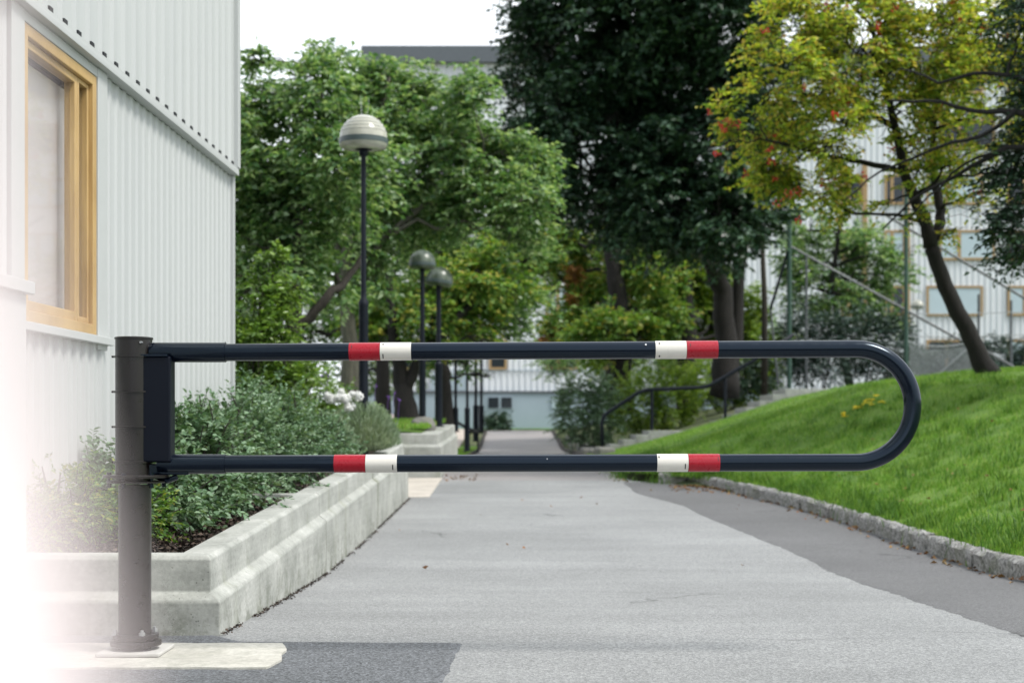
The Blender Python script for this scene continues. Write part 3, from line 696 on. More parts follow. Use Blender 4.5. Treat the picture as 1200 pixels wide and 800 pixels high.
# small printed marks on the bands
def mark(px, py, h, wd_=1.2, cyl=None):
    f_ = toppx if py < 480 else botpx; c = f_(px); 
    mb = MB(); y0, y1 = py-h/2, py+h/2; V = []; n_ = 5
    for k in range(n_+1):
        yy = y0+(y1-y0)*k/n_; q = min(.98, abs(yy-c)/10.2); dep = math.sqrt(1-q*q)*PR
        for xx in (px-wd_/2, px+wd_/2): V.append(bp(xx, yy, 0)+Vector((0,-dep-.0022,0)))
    mb.add(V, [(2*i,2*i+1,2*i+3,2*i+2) for i in range(n_)]); bb(mb, 'printed_mark', M['mark'], arm)
for a in ((449.6,418,5.5),(449.6,403.5,1.5,2),(461,547,6),(772,402.6,2,1.6),(772,417.6,2,1.6),(771.5,535,2,1.5),(802,546,6),(808,404.5,4,.7),(413,406.5,4,.7),(840.5,537,5,.6)): mark(*a)
for px, py in ((756,404.5),(641,537.5),(264,401)):
    f_ = toppx if py < 480 else botpx; q = (py-f_(px))/10.2; c = bp(px, py)+Vector((0,-math.sqrt(max(0,1-q*q))*PR,0)); nrm = Vector((0,-math.sqrt(max(0,1-q*q)),-q))
    mb = MB(); mb.tube([c-nrm*.001, c+nrm*.0025], .0038 if px > 700 else .002, 10); bb(mb, 'rivet', M['steel'], arm)
# concrete footing slab
mb = MB(); n_ = 40; ring = []
outl = [(-2.6,4.78),(-.835,4.79),(-.805,4.95),(-.83,5.25),(-.865,5.33),(-2.6,5.33)]
rp = []
for i in range(len(outl)):
    a, b = Vector(outl[i]), Vector(outl[(i+1)%len(outl)]); k = max(1, int((b-a).length/.03))
    for j in range(k):
        q = a.lerp(b, j/k); q += Vector((mnoise.noise(Vector((q.x*9,q.y*9,0)))*.014, mnoise.noise(Vector((q.x*9,q.y*9,5)))*.014)); rp.append(q)
V = [(q.x,q.y,-.02) for q in rp]+[(q.x,q.y,.012) for q in rp]; m_ = len(rp)
mb.add(V, [(i,(i+1)%m_,m_+(i+1)%m_,m_+i) for i in range(m_)]+[tuple(range(m_,2*m_))])
tag(mb.build('concrete_footing', M['footing']), 'cream concrete slab set in the asphalt under the barrier post', 'footing')

# ------------------------------------------------------------------ lamps
def make_lamp(loc, z_top, sleeve_top, label, sc=1.0, dirty=False, head=True, rp=.024, rs=.044, tilt=0, sleeve_h=None, mat=None, group='dome-headed lamp posts along the path'):
    root = empty('street_lamp', loc); tag(root, label, 'street lamp', group)
    h = z_top-loc[2]; st = sleeve_top-loc[2]; m_ = M['acrylic_dirty'] if dirty else M['acrylic']; pm = mat or M['lamp_paint']
    mb = MB(); mb.lathe([(rs*1.5,0),(rs*1.5,.015),(rs,.03),(rs,st-.06),(rs*1.06,st-.05),(rs*1.06,st-.015),(rs*.62,st+.02),(rs*.62,st+.05),(rp,st+.06)], n=20); mb.build('base_sleeve', pm, root, smooth=35)
    hb = h-.34*sc; mb = MB(); mb.lathe([(rp,st+.05),(rp*.92,hb-.02)], n=16); mb.build('pole', pm, root, smooth=35)
    if head:
        hd = empty('lamp_head'); hd.parent = root; hd.location = (0,0,hb); hd.rotation_euler = (0, tilt, 0); s = sc
        mb = MB(); mb.lathe([(.03*s,-.05*s),(.045*s,-.03*s),(.045*s,.0),(.10*s,.012*s)], n=20); mb.build('collar', pm, hd, smooth=35)
        mb = MB(); mb.lathe([(.02*s,.006*s),(.12*s,.010*s),(.20*s,.018*s),(.219*s,.028*s),(.226*s,.06*s)], n=40, cap=False); mb.build('diffuser', m_, hd, smooth=True)
        mb = MB(); mb.lathe([(.222*s,.058*s),(.231*s,.060*s),(.231*s,.108*s),(.222*s,.112*s)], n=40, cap=False); mb.build('band', M['band'], hd, smooth=35)
        pr = [(.2255*s*math.cos(a), .11*s+.222*s*math.sin(a)) for a in [i*math.pi/2/14 for i in range(15)]]
        mb = MB(); mb.lathe(pr, n=40, cap=False); mb.build('dome', m_, hd, smooth=True)
        for q in (.17, .205, .24, .275):
            if dirty: break
            aa = math.asin((q-.11)/.222); r_ = .2255*math.cos(aa)*s; r2 = r_-.004
            mb = MB(); mb.lathe([(r2,(q-.004)*s),(r_+.003,(q-.003)*s),(r_+.003,(q+.003)*s),(r2,(q+.004)*s)], n=40, cap=False); mb.build('louvre', M['louvre'], hd)
        if not dirty:
            mb = MB()
            for a in (0, 2.1, 4.2): mb.tube([(.04*math.cos(a), .04*math.sin(a), .33*s), (.05*math.cos(a), .05*math.sin(a), .33*s+.17)], .0012, 4)
            mb.build('bird_spikes', M['steel'], hd)
    return root
d = 13.4; p = P(426, 480, d); make_lamp((p.x, d, .5), P(0,134,d).z, P(0,352,d).z, 'tall dark lamp post with clean cream dome, standing in the near planter', rp=.026, rs=.045)
d = 20.6; p = P(495, 480, d); make_lamp((p.x, d, .80), P(0,292,d).z, P(0,420,d).z, 'lamp post with mossy translucent dome, beside the boulder', sc=.86, dirty=True, rp=.035, rs=.05)
d = 22.0; p = P(514, 480, d); make_lamp((p.x, d, .82), P(0,312,d).z, P(0,425,d).z, 'lamp post with dark dirty dome, just behind the mossy-domed one', sc=.92, dirty=True, rp=.04, rs=.06, tilt=.12)
for px, yb, ys_, yt, dd, lab in ((534,503,478,330,30,'thin black lamp pole touching the far end of the grassy planter'), (547.5,526,478,335,33,'thin black lamp pole in the grass verge, nearest the path edge'),
                        (557.5,515,475,340,37,'thin black lamp pole between two others, at the end of the low rail'), (564,503,475,350,46,'thin black lamp pole nearest the dark bush by the far plinth')):
    p = P(px, yb, dd); make_lamp((p.x, dd, p.z-.05), P(0,yt,dd).z, P(0,ys_,dd).z, lab, sc=.8, dirty=True, rp=.034*dd/33, rs=.062*dd/33, group='thin lamp poles left of the path')
d = 50; p = P(1075, 450, d); make_lamp((p.x, d, H(p.x,d)), P(0,351,d).z, P(0,420,d).z, 'small white globe lamp in front of the right-hand facade', sc=1.0, rp=.05, rs=.07, mat=M['netgrey'], group='lamp by the facade')
# low handrail between the thin poles
mb = MB(); a, b, c = P(533,493,30.2), P(545,500,33.3), P(560,506,37.2); mb.tube([a,b,c], .035, 6)
for q in (a, b, c): mb.tube([q, Vector((q.x,q.y,g(q.y)))], .025, 6)
tag(mb.build('low_rail', M['lamp_paint']), 'low sloping black rail running between the thin lamp poles', 'rail')

# ------------------------------------------------------------------ far apartment building
DF = 62.0; SF = DF/F; fb = empty('apartment_building', (0, DF, .6)); tag(fb, 'long white ribbed apartment block with blue-grey plinth beyond the trees', 'building')
fo = Vector((0, DF, .6))
def fx(px): return (px-600)*SF
def fz(py): return CZ+(500-py)*SF-.6
def fpart(mb, nm, mt, par=None, **k): return mb.build(nm, mt, par or fb, **k)
XL, XR = fx(424), 60; ztop = fz(56)
mb = MB(); V = []; x = XL; pt = .26
while x < XR:
    for t, e in ((0,0),(.45,0),(.55,1),(.9,1)): V += [(x+t*pt, -.05*e, fz(458)), (x+t*pt, -.05*e, ztop-.7)]
    x += pt
mb.add(V, [(2*i,2*i+2,2*i+3,2*i+1) for i in range(len(V)//2-1)]); fpart(mb, 'cladding', M['farwhite'])
mb = MB(); mb.box((XL,.03,-.9),(XR,10,ztop-.2)); fpart(mb, 'wall', M['farwhite'])
mb = MB(); mb.box((XL,-.30,-.9),(XR,.029,fz(461))); fpart(mb, 'plinth', M['fargrey'])
mb = MB(); mb.box((XL,-.36,fz(461)+.003),(XR,.02,fz(458)-.003)); fpart(mb, 'plinth_ledge', M['farroof'])
mb = MB(); mb.box((XL,-.35,ztop-.7),(XR,10.3,ztop)); fpart(mb, 'roof', M['farroof'])
mb = MB(); mb.box((XL,-.09,fz(434.5)),(XR,-.052,fz(433.5))); fpart(mb, 'sheet_joint', M['fargrey'])
mb = MB(); mb.box((fx(505),-.34,fz(458)+.01),(fx(549),-.051,fz(440))); fpart(mb, 'entrance_panel', M['fargrey'])
def fwin(px0, px1, yb, blind=False, h=35, split=True, post=False, y=-.07):
    x0, x1, za, zb = fx(px0), fx(px1), fz(yb), fz(yb-h); t = .10
    mb = MB()
    for a in ((x0,za,x0+t,zb),(x1-t,za,x1,zb),(x0+t,za,x1-t,za+t),(x0+t,zb-t,x1-t,zb)): mb.box((a[0],y-.06,a[1]),(a[2],y+.02,a[3]))
    if split: xm = x0+(x1-x0)*.36; mb.box((xm-.07,y-.055,za+t),(xm+.07,y+.02,zb-t))
    if post: mb.box((x1+.002,y-.12,za-.5),(x1+.2,y+.02,zb+.6))
    o = fpart(mb, 'window', M['farwood'])
    mb = MB(); mb.box((x0+t,y-.03,za+t),(x1-t,y+.01,zb-t)); mb.build('pane', M['farblind'] if blind else M['farglass'], o)
for k, yb in enumerate((433, 370, 305, 240, 175, 110)):
    for a, b in ((573,594),(640,678),(700,740),(470,515),(770,820)):
        if k < 3: fwin(a, b, yb, random.random() < .25, split=(b-a) > 25)
    for a, b, p_ in ((985,1010,True),(1036,1060,True),(1100 if k in (2,4) else 1085,1165 if k in (2,4) else 1151,False),(1180,1235,False)):
        if (k > 3 or k == 0) and a < 1085: continue
        fwin(a, b, yb, (k in (1,3) and a == 1085) or random.random() < .2, split=not (k == 1 and a == 1085), post=p_)
for a, b in ((570,602),(645,668),(700,730)):
    mb = MB(); mb.box((fx(a),-.34,fz(479)),(fx(b),-.303,fz(464))); o = fpart(mb, 'basement_window', M['fargrey'])
    mb = MB(); mb.box((fx(a)+.08,-.36,fz(478)),((fx(a)+fx(b))/2-.05,-.342,fz(465.5))); mb.box(((fx(a)+fx(b))/2+.05,-.36,fz(478)),(fx(b)-.08,-.342,fz(465.5))); mb.build('pane', M['farglass'] if a < 600 else M['farblind'], o)

# ------------------------------------------------------------------ stairs and handrail
sc_ = 34.0; st = empty('stone_stairs', (2.1, 33.3, .1)); tag(st, 'low concrete stairs climbing to the right beside the lawn', 'stairs')
def stairz(x): return lerp_tab([(2.0,.22),(3.2,.68),(4.55,.74),(6.4,1.66),(9,1.75)], x)
mb = MB(); x = 2.0; k = 0
xs = [2.0,2.3,2.6,2.9,3.2,4.55,4.86,5.17,5.48,5.79,6.1,6.4]
for i, x in enumerate(xs):
    x2 = xs[i+1] if i+1 < len(xs) else 7.6; z = stairz(x+.05)+.05
    mb = MB(); mb.box((x-2.1, 0, -.3), (x2-2.1+.03, 1.7, z-.1)); mb.build('step', M['concrete'], st, bevel=.008)
hr = empty('handrail', (2.16, 34.9, .25)); tag(hr, 'dark bent tubular handrail beside the stairs at the lawn edge', 'handrail')
def rail(dd, nm):
    q = [P(706,528,dd),P(705.5,495,dd),P(708,487,dd),P(714,482,dd),P(748,460,dd),P(757,457,dd),P(768,456,dd),P(818,454,dd),P(830,452,dd),P(842,446,dd),P(885,421,dd),P(930,392,dd)]
    mb = MB(); mb.tube([p-Vector((2.16,34.9,.25)) for p in q], .045, 8); mb.build(nm, M['green_post'] if 0 else M['lamp_paint'], hr, smooth=True)
    for px, py in ((764,458),(850,442)):
        a = P(px, py, dd)-Vector((2.16,34.9,.25)); mb = MB(); mb.tube([a, a-Vector((0,0,1.15))], .038, 8); mb.build('post', M['lamp_paint'], hr)
rail(33.4, 'rail'); rail(35.1, 'rail')

# ------------------------------------------------------------------ ball-court fence on the terrace
fe = empty('ball_court_fence', (7, 37, 1.7)); FO = Vector((7,37,1.7)); tag(fe, 'tall green-posted ball-court fence with slanting braces and low mesh', 'fence')
def fp(px, py, d=37): return P(px, py, d)-FO
for px, y0, y1, r_ in ((925,455,232,.06),(1062,455,180,.055),(1205,455,170,.055)):
    mb = MB(); mb.tube([fp(px,y0), fp(px,y1)], r_, 8); mb.build('post', M['green_post'], fe)
for px, y0, y1 in ((1147,452,345),(1185,452,352),(945,452,300)):
    mb = MB(); mb.tube([fp(px,y0,38), fp(px,y1,38)], .035, 6); mb.build('thin_post', M['rope'], fe)
for a, b, r_ in (((925,288),(1132,402),.035),((1035,250),(1205,352),.035),((1150,408),(1205,440),.035),((924,292),(903,362),.04),((903,362),(912,450),.03)):
    mb = MB(); mb.tube([fp(*a), fp(*b)], r_, 6); mb.build('brace', M['rope'] if a[0] != 924 else M['lamp_paint'], fe)
mb = MB()
for py in (392, 365): mb.tube([fp(1062,py+2), fp(1120,py+3), fp(1205,py)], .012, 4)
for i in range(34):
    px = 1066+i*2.2; mb.tube([fp(px,446,37.3), fp(px+.4,404+2*math.sin(i/33*math.pi)*3,37.3)], .009, 3)
for j in range(20): mb.tube([fp(1066,446-j*2.1,37.3), fp(1103,446-j*2.0,37.3), fp(1139,446-j*2.1,37.3)], .009, 3)
mb.tube([fp(1064,399,37.3), fp(1075,404.5,37.3), fp(1105,406,37.3), fp(1140,402,37.3)], .02, 5); mb.tube([fp(1098,440,37.2), fp(1139,404,37.2)], .02, 5)
mb.build('mesh_net', M['netgrey'], fe)
p = P(891, 455, 37); mb = MB(); mb.tube([(0,0,0),(.0,0,2.5),(-.12,0,5.3)], [.09,.075,.05], 8); o = mb.build('slim_pole', M['bark'], smooth=True); o.location = (P(896,0,36.5).x, 36.5, 1.6); tag(o, 'slim brown pole standing just left of the tall fence post', 'pole')
# fence continues away from the path
# ------------------------------------------------------------------ trees, left group
def Z(x, y): return H(x, y)
b = (P(338,0,19).x, 19, .55)
make_tree('broadleaf_tree', 'green tree with a dark forked trunk behind the bright shrub at the building corner', b,
    [b, P(341,420,19), P(343,385,19), P(347,330,19), P(352,250,19.3), P(372,150,19.8), P(378,75,20)], .13, .03,
    [(300,110,40,1,20),(310,170,60),(296,240,60),(330,300,52,.8),(372,105,48,.9),(395,190,70),(350,245,70),(290,340,55,.8),(375,60,20,.6),(300,70,20,.5),(390,340,30,.5,20.5)],
    19.6, M['lf_left'], M['bark'], .105, 10, 1.0, .42, 1.3, .6, gap=-.2, gscale=1.3, extra_limbs=[([P(343,385,19), P(362,372,19), P(385,345,19), P(402,335,19.2), P(425,300,19.5)], .085, .04)], group='leafy trees left of the path')
b = (P(412,0,22.5).x, 22.5, .8)
make_tree('broadleaf_tree', 'broad green tree with the grey trunk right behind the tall lamp post', b,
    [b, P(410,400,22.5), P(404,340,22.5), P(412,250,22.5), P(440,150,23), P(455,90,23)], .15, .04,
    [(450,120,58),(510,135,55),(470,200,72),(545,185,62),(592,190,45),(560,240,52),(615,235,34,.9),(478,252,50,.8),(415,285,48,.8),(555,112,34,.8),(420,90,30,.7),(630,200,22,.7),(600,270,35,.8),(440,330,36,.5)],
    23, M['lf_left'], M['bark_grey'], .115, 10, 1.0, .45, 1.3, .8, gap=-.2, gscale=1.2, extra_limbs=[([P(404,340,22.5),P(450,280,22.7),P(520,220,23),P(590,200,23.2)], .07, .03), ([P(404,340,22.5),P(390,250,22.6),P(385,160,23)], .06, .03)], group='leafy trees left of the path')
b = (P(478,0,27).x, 27, .85)
make_tree('broadleaf_tree', 'darker tree with a twisted two-stemmed trunk behind the grassy planter', b,
    [b, P(472,455,27), P(468,430,27), P(460,380,27), P(455,320,27)], .22, .06,
    [(450,355,42,.8),(520,330,45),(560,330,42),(500,375,34,.8),(555,375,36,.8),(450,390,30,.8),(585,310,36),(530,410,22,.6),(430,380,36,.7),(600,340,30,.7),(580,405,14,.4)],
    28, M['lf_left_b'], M['bark_black'], .125, 9, .9, .45, 1.4, 1.0, gap=-.1, gscale=1.2, extra_limbs=[([P(474,470,27),P(478,450,27),P(490,425,27),P(505,405,27),P(540,370,27.5),P(575,330,28)], .14, .05)], group='leafy trees left of the path')
b = (P(519,0,30).x, 30, .5)
make_tree('broadleaf_tree', 'slender dark-trunked tree just right of the twisted tree, near the thin lamp poles', b,
    [b, P(520,460,30), P(518,430,30), P(510,380,30), P(515,300,30)], .2, .08,
    [(500,290,48,.8),(560,290,50),(610,310,40),(620,360,34,.8),(600,385,26,.6),(548,425,16,.5),(530,395,28,.6),(574,440,9,.5)],
    31, M['lf_left'], M['bark_black'], .13, 9, .9, .5, 1.4, 1.2, gap=-.1, gscale=1.0, group='leafy trees left of the path')
b = (P(449,0,33).x, 33, .9)
make_tree('broadleaf_tree', 'shaded tree farther back, its straight trunk seen between lamp post and twisted tree', b,
    [b, P(447,420,33), P(445,340,33), P(450,250,33)], .17, .1,
    [(300,400,55,.7),(360,410,50,.7),(420,370,60,.8),(330,340,60,.8),(470,420,40,.7),(390,300,60),(290,300,60),(500,330,60),(290,180,60,.6),(420,440,30,.6)],
    35, M['lf_left'], M['bark_black'], .12, 9, .8, .6, 1.0, 1.5, gap=-.05, gscale=.9, group='leafy trees left of the path')
# ------------------------------------------------------------------ dark tree and its neighbours
b = (P(852,0,32).x, 32+3.5, 1.6)
b = (P(850,0,36).x, 36, 1.6)
make_tree('dark_tree', 'very large dark green tree with a heavy leaning trunk above the handrail', b,
    [b, P(850,400,36), P(846,340,36), P(832,300,35.5), P(800,240,35), P(770,130,35), P(760,20,35)], .31, .13,
    [(625,45,40,.9),(655,10,60),(740,0,95),(840,10,90),(690,90,80),(790,90,95),(872,90,60),(650,130,48),(620,165,40,.9),(720,170,85),(820,180,85),(885,170,50),(670,205,45),(760,235,68),(845,255,60),(890,240,42),(705,255,38),(800,275,30,.7),(640,235,34,.8),(700,-60,100,.7),(830,-70,100,.7),(598,100,24,.6),(735,285,24,.6),(812,265,40)],
    34, M['lf_dark'], M['bark_black'], .17, 10, .8, .6, 1.1, 1.6, gap=-.12, gscale=1.0, extra_limbs=[([P(852,455,36),P(862,400,36.2),P(866,320,36.2),P(880,220,36)], .24, .1), ([P(832,300,35.5),P(790,275,35),P(750,262,35),P(700,240,34.5)], .2, .07)], limb_r=.08)
b = (P(728,0,41).x, 41, 1.2)
make_tree('park_tree', 'thick straight trunk with pale green leaves, left of the dark tree', b,
    [b, P(726,400,41), P(722,340,41), P(716,290,41), P(718,230,41)], .34, .2,
    [(700,310,40,.7),(752,320,42,.8),(690,365,36,.7),(765,370,38,.7),(660,330,34,.7),(650,290,42,.8),(740,290,40,.7),(800,330,36,.7),(620,300,36,.8),(660,380,24,.7),(715,385,30,.9,40),(750,395,26,.9,40),(685,395,24,.9,40)],
    43, M['lf_left_b'], M['bark_black'], .18, 8, 1.1, .65, 1.0, 1.5, gap=-.1, gscale=.8, group='trees behind the handrail')
b = (P(805,0,44).x, 44, 1.2)
make_tree('park_tree', 'dark trunk with yellow-green leaves between the two biggest trunks', b,
    [b, P(806,400,44), P(804,340,44), P(806,280,44)], .3, .2,
    [(830,370,36,.8),(780,390,36,.8),(870,370,36,.8),(820,320,34,.7),(740,400,32,.8),(760,350,36,.7),(895,400,30,.8),(715,420,30,.6),(790,345,40,1),(825,345,36,1),(860,395,30,1),(770,300,34,.8)],
    46, M['lf_yellow'], M['bark_black'], .18, 8, .9, .6, 1.0, 1.0, gap=-.15, gscale=.8, group='trees behind the handrail')
b = (P(716,0,46).x, 46, .7)
make_tree('autumn_tree', 'small tree with orange-brown hanging leaves above the far path', b,
    [b, P(712,420,46), P(700,370,46), P(672,330,46)], .1, .05,
    [(668,322,12,1.2),(662,352,11,1),(650,378,13,1.2),(640,395,10,1),(672,378,9,.8)], 42, M['lf_orange'], M['bark'], .13, 7, .9, .45, 1.0, .3, gap=-.3)
# right-hand loose tree behind the fence
b = (P(1000,0,44).x, 44, 1.6)
make_tree('loose_tree', 'loose-leaved grey-green tree behind the tall fence', b,
    [b, P(985,400,44), P(975,330,44), P(985,260,44)], .12, .06,
    [(945,270,32,.6),(975,300,40,.6),(1010,290,36,.5),(1035,320,34,.45),(960,340,40,.7),(1000,345,38,.6),(1060,300,26,.4),(935,310,26,.5),(1040,380,22,.4)],
    44, M['lf_left'], M['bark_black'], .17, 7, .9, .6, 1.0, 1.0, gap=-.05, gscale=.9)
# ------------------------------------------------------------------ rowan with berries
b = P(1160,446,19); b = (b.x, 19, H(b.x,19)-.05)
rw, rblobs, rtw = make_tree('rowan_tree', 'rowan tree with yellowing leaves, red berries and a leaning trunk on the lawn crest', b,
    [b, P(1142,405,19), P(1122,365,19), P(1104,325,19), P(1091,290,19)], .125, .095,
    [(1000,60,75),(930,105,62),(882,138,40,1,18.6),(850,150,17,1.1,18.4),(918,180,50),(985,165,52,.9),(925,35,52),(1080,50,75,.8),(1055,130,48,.6),(1000,212,28,.7),(968,225,26,.8),(1140,70,55,.5),(1170,30,45,.6),(1078,200,24,.6),(1110,150,40,.4),(845,172,12,1,18.3),(1105,215,24,.5),(1160,170,36,.4),(990,0,70),(1090,-10,60),(935,215,22,.9),(1085,245,18,.5),(1150,225,22,.5),(1120,105,50,.6),(1175,90,45,.7),(1140,30,50,.8),(1065,180,36,.6),(1130,190,30,.5),(1190,40,50,.8),(1195,130,36,.6),(1000,248,20,.7),(1120,268,16,.6),(900,200,24,.9),(1040,240,16,.5)],
    19, M['lf_rowan'], M['bark_black'],   .08, 11, .54, .36, 1.5, .9, gap=.09, gscale=2.0,
    extra_limbs=[([P(1091,290,19),P(1085,262,19),P(1070,228,19),P(1058,200,19),P(1050,150,19),P(1035,90,19.2),P(1020,30,19.3)], .10, .03),
                 ([P(1091,290,19),P(1103,262,19.2),P(1102,240,19.3),P(1092,200,19.4),P(1095,140,19.5),P(1110,70,19.6)], .085, .03),
                 ([P(1058,200,19),P(1010,190,18.8),P(960,180,18.6),P(900,165,18.4)], .045, .015),
                 ([P(1050,150,19),P(1000,120,18.8),P(940,110,18.6)], .045, .015), ([P(1085,262,19),P(1050,250,18.7),P(1000,250,18.5),P(965,235,18.4)], .03, .01)], limb_r=.026, twigs_shown=.5, ratio=.5)
# berry clusters
bs = sorted(rtw, key=lambda t: random.random())[:70]
V = []; Fc = []
ico = bmesh.new(); bmesh.ops.create_icosphere(ico, subdivisions=1, radius=1); iv = [v.co.copy() for v in ico.verts]; iff = [[v.index for v in f.verts] for f in ico.faces]
mb = MB()
want = [P(x, y, 18.4)-Vector(b) for x, y in ((903,190),(853,142),(845,146),(863,145),(925,227),(935,224),(980,92),(912,238),(902,175),(838,180),(980,95),(943,103),(850,152),(1145,225),(1020,48))]
for q in want+[t[1]+Vector((0,0,-.03)) for t in bs]:
    for k in range(10):
        c = Vector(q)+Vector([random.gauss(0,.028) for _ in range(3)]); mb.add([c+v*.014 for v in iv], iff)
mb.build('berries', M['berry'], rw)
# dark tree leaning in from the right edge
b = (P(1330,0,16).x, 16, 1.6)
make_tree('overhanging_tree', 'tree outside the right edge reaching in with dark bare branches and dark leaves', b,
    [b, P(1318,300,16), P(1300,180,16), P(1290,60,16)], .2, .1,
    [(1195,215,42,.9),(1180,262,32,.9),(1205,290,34,.9),(1160,250,20,.6),(1215,170,45,.7),(1205,25,42,.7),(1230,90,50,.7),(1280,120,80,.7),(1300,0,90,.7),(1290,250,60,.8),(1185,310,14,.6)],
    16.4, M['lf_dark'], M['bark_black'], .075, 10, .8, .36, 1.2, .5, gap=-.1, gscale=1.4,
    extra_limbs=[([P(1300,180,16),P(1240,142,16),P(1190,132,16.2),P(1140,130,16.5),P(1085,118,16.8),P(1040,118,17)], .05, .012),
                 ([P(1300,200,16),P(1240,170,16),P(1180,175,16.3),P(1120,205,16.6),P(1070,235,16.8),P(1035,268,17)], .045, .01),
                 ([P(1290,120,16),P(1220,100,16),P(1160,85,16.4),P(1100,95,16.8),P(1055,80,17)], .04, .01),
                 ([P(1190,132,16.2),P(1150,160,16.3),P(1100,172,16.6),P(1030,200,16.9),P(990,235,17)], .03, .008),
                 ([P(1180,175,16.3),P(1130,190,16.5),P(1090,230,16.6),P(1060,260,16.7)], .022, .007)], limb_r=.03, twigs_shown=.6)

# ------------------------------------------------------------------ shrubs behind
def shb(name, label, px, pyb, d, w_, h_, mat, ls=.07, per=8, tl=.28, dens=.9, depth=.6, group=None, **k):
    x = (px-600)/F*d; zb = CZ+(500-pyb)/F*d; ww = w_/F*d/2; hh = h_/F*d
    bls = []
    n = max(2, int(w_/max(12, h_*.6)))
    for i in range(n):
        t = (i+.5)/n*2-1; hv = hh*random.uniform(.75, 1)*(1-.25*t*t)
        bls.append(((x+t*ww*.8, d+random.uniform(-.3,.3)*depth, zb+hv*.52), ww/n*1.35, ww/n*1.3*depth+.25, hv*.52))
    return make_shrub(name, label, (x, d, zb), bls, mat, ls, per, tl, dens, group, **k)
shb('shrub', 'mid-green rounded shrub at the right edge of the far path', 690, 527, 35.2, 78, 104, M['lf_snow'], .08, 9, .3, 1.0)
shb('shrub', 'yellow-green leafy shrub behind the lower bend of the handrail', 765, 516, 37.0, 105, 112, M['lf_yellow'], .08, 9, .3, 1.0)
shb('shrub', 'yellow-green shrub at the top of the stairs under the dark tree', 850, 480, 39.0, 100, 85, M['lf_yellow'], .09, 8, .3, .8)
shb('shrub', 'dark green shrub at the foot of the heavy trunk', 885, 462, 38.5, 60, 60, M['lf_dark'], .08, 8, .3, 1.0)
shb('shrub', 'bright yellow-green shrub between heavy trunk and slim pole', 898, 460, 41, 40, 90, M['lf_yellow'], .09, 8, .3, .8)
shb('shrub', 'bluish dark shrub behind the tall fence, left part', 955, 455, 41, 90, 110, M['lf_blue'], .10, 8, .35, 1.0)
shb('shrub', 'bluish dark shrub behind the tall fence, beside the green post', 1030, 452, 41.5, 85, 100, M['lf_blue'], .10, 8, .35, .9)
shb('shrub', 'dark round bush against the blue-grey plinth at the far end of the path', 583, 503, 57, 30, 26, M['lf_dark'], .12, 8, .35, 1.2)
shb('hedge', 'long dark hedge in front of the right-hand facade', 1140, 452, 50, 200, 62, M['lf_blue'], .12, 8, .4, .9, cat='hedge')
for i, (px, py, dd, w_, h_) in enumerate(((655,440,52,60,60),(780,450,50,90,80),(870,430,50,90,80))):
    shb('shrub', ('leafy shrub against the facade right of the far path', 'leafy shrub far behind the thick straight trunk', 'leafy shrub far behind the heavy dark trunk')[i], px, py, dd, w_, h_, M['lf_left'], .14, 7, .45, .55)
# terrace retaining rocks along the path's right side
mb = MB()
for i in range(16):
    x = 1.65+random.uniform(0,.25); y = 30+i*1.1; mb.obox((x,y,g(y)-.05),(.35,.05,0),(-.03,.95,0),(0,0,.22+random.uniform(0,.08)))
tag(mb.build('stone_edge', M['rock'], bevel=.04), 'low stone edging under the shrubs right of the far path', 'stone edging')

# ------------------------------------------------------------------ planting in the near planter
snow = [((-1.78,6.95),.36,.42,'nearest bluish-green shrub behind the barrier post'), ((-1.74,7.85),.38,.60,'bluish-green shrub at the barrier hinge, second from the front'),
        ((-1.78,9.2),.42,.66,'bluish-green shrub in the middle of the planter row'), ((-1.80,10.5),.46,.66,'bluish-green shrub just past the building corner'),
        ((-1.72,11.8),.40,.46,'bluish-green shrub beside the grey-green lavender')]
for (x, y), r_, h_, lab in snow:
    z = TOP1(y)-.05
    bls = [((x+random.uniform(-.12,.12), y+random.uniform(-.3,.3), z+h_*random.uniform(.45,.62)), r_*.72, r_*.8, h_*.5) for _ in range(3)]+[((x+.1,y,z+h_*.28), r_*.85, r_, h_*.3)]
    make_shrub('snowberry_shrub', lab, (x,y,z), bls, M['lf_snow'], .036, 9, .13, .62, 'snowberry shrubs in the near planter', flat=1.0, gap=-.28, gscale=5, six=True, ratio=.58, droop=-.15)
make_shrub('low_shrub', 'yellowish low shrub left of the barrier post against the building', (-1.93,6.25,.28), [((-1.95,6.3,.45),.26,.3,.2),((-1.72,6.5,.40),.2,.22,.16),((-2.0,6.0,.42),.18,.2,.18)],
    M['lf_left_b'], .026, 9, .10, .55, None, flat=1.0, gap=-.2, gscale=6, six=True, ratio=.5, droop=-.15)
# lavender: fine upright blades
def fine_shrub(name, label, c, r, h, n, ls):
    root = empty(name, c); tag(root, label, 'shrub')
    th = rng.uniform(0, 2*np.pi, n); q = rng.uniform(0, 1, n)**.5; ph = q*1.35
    dirv = np.stack([np.sin(ph)*np.cos(th), np.sin(ph)*np.sin(th), np.cos(ph)], 1)
    rad = rng.uniform(.45, 1.0, n)[:,None]; C = dirv*rad*np.array([[r, r*1.3, h]]); D = dirv*.6+np.array([[0,0,.75]])+rng.normal(0,.28,(n,3))
    V, Q, k = leaves_np(C, D, ls, .11, 0.05); np_mesh('foliage', V, Q, M['lf_lav'], root)
    mb = MB()
    for i in range(60):
        t = random.uniform(0,6.28); a = random.uniform(.1,.9); mb.tube([(0,0,-.02),(math.cos(t)*r*a*.8, math.sin(t)*r*a, h*.75)], [.006,.003], 4, False)
    mb.build('stems', M['bark_grey'], root)
    return root
fine_shrub('lavender', 'grey-green feathery mound spilling over the far end of the near planter', (-1.42,13.5,.53), .36, .50, 20000, .075)
fine_shrub('lavender', 'smaller grey-green feathery mound beside the white flowers', (-1.62,12.5,.5), .26, .42, 9000, .07)
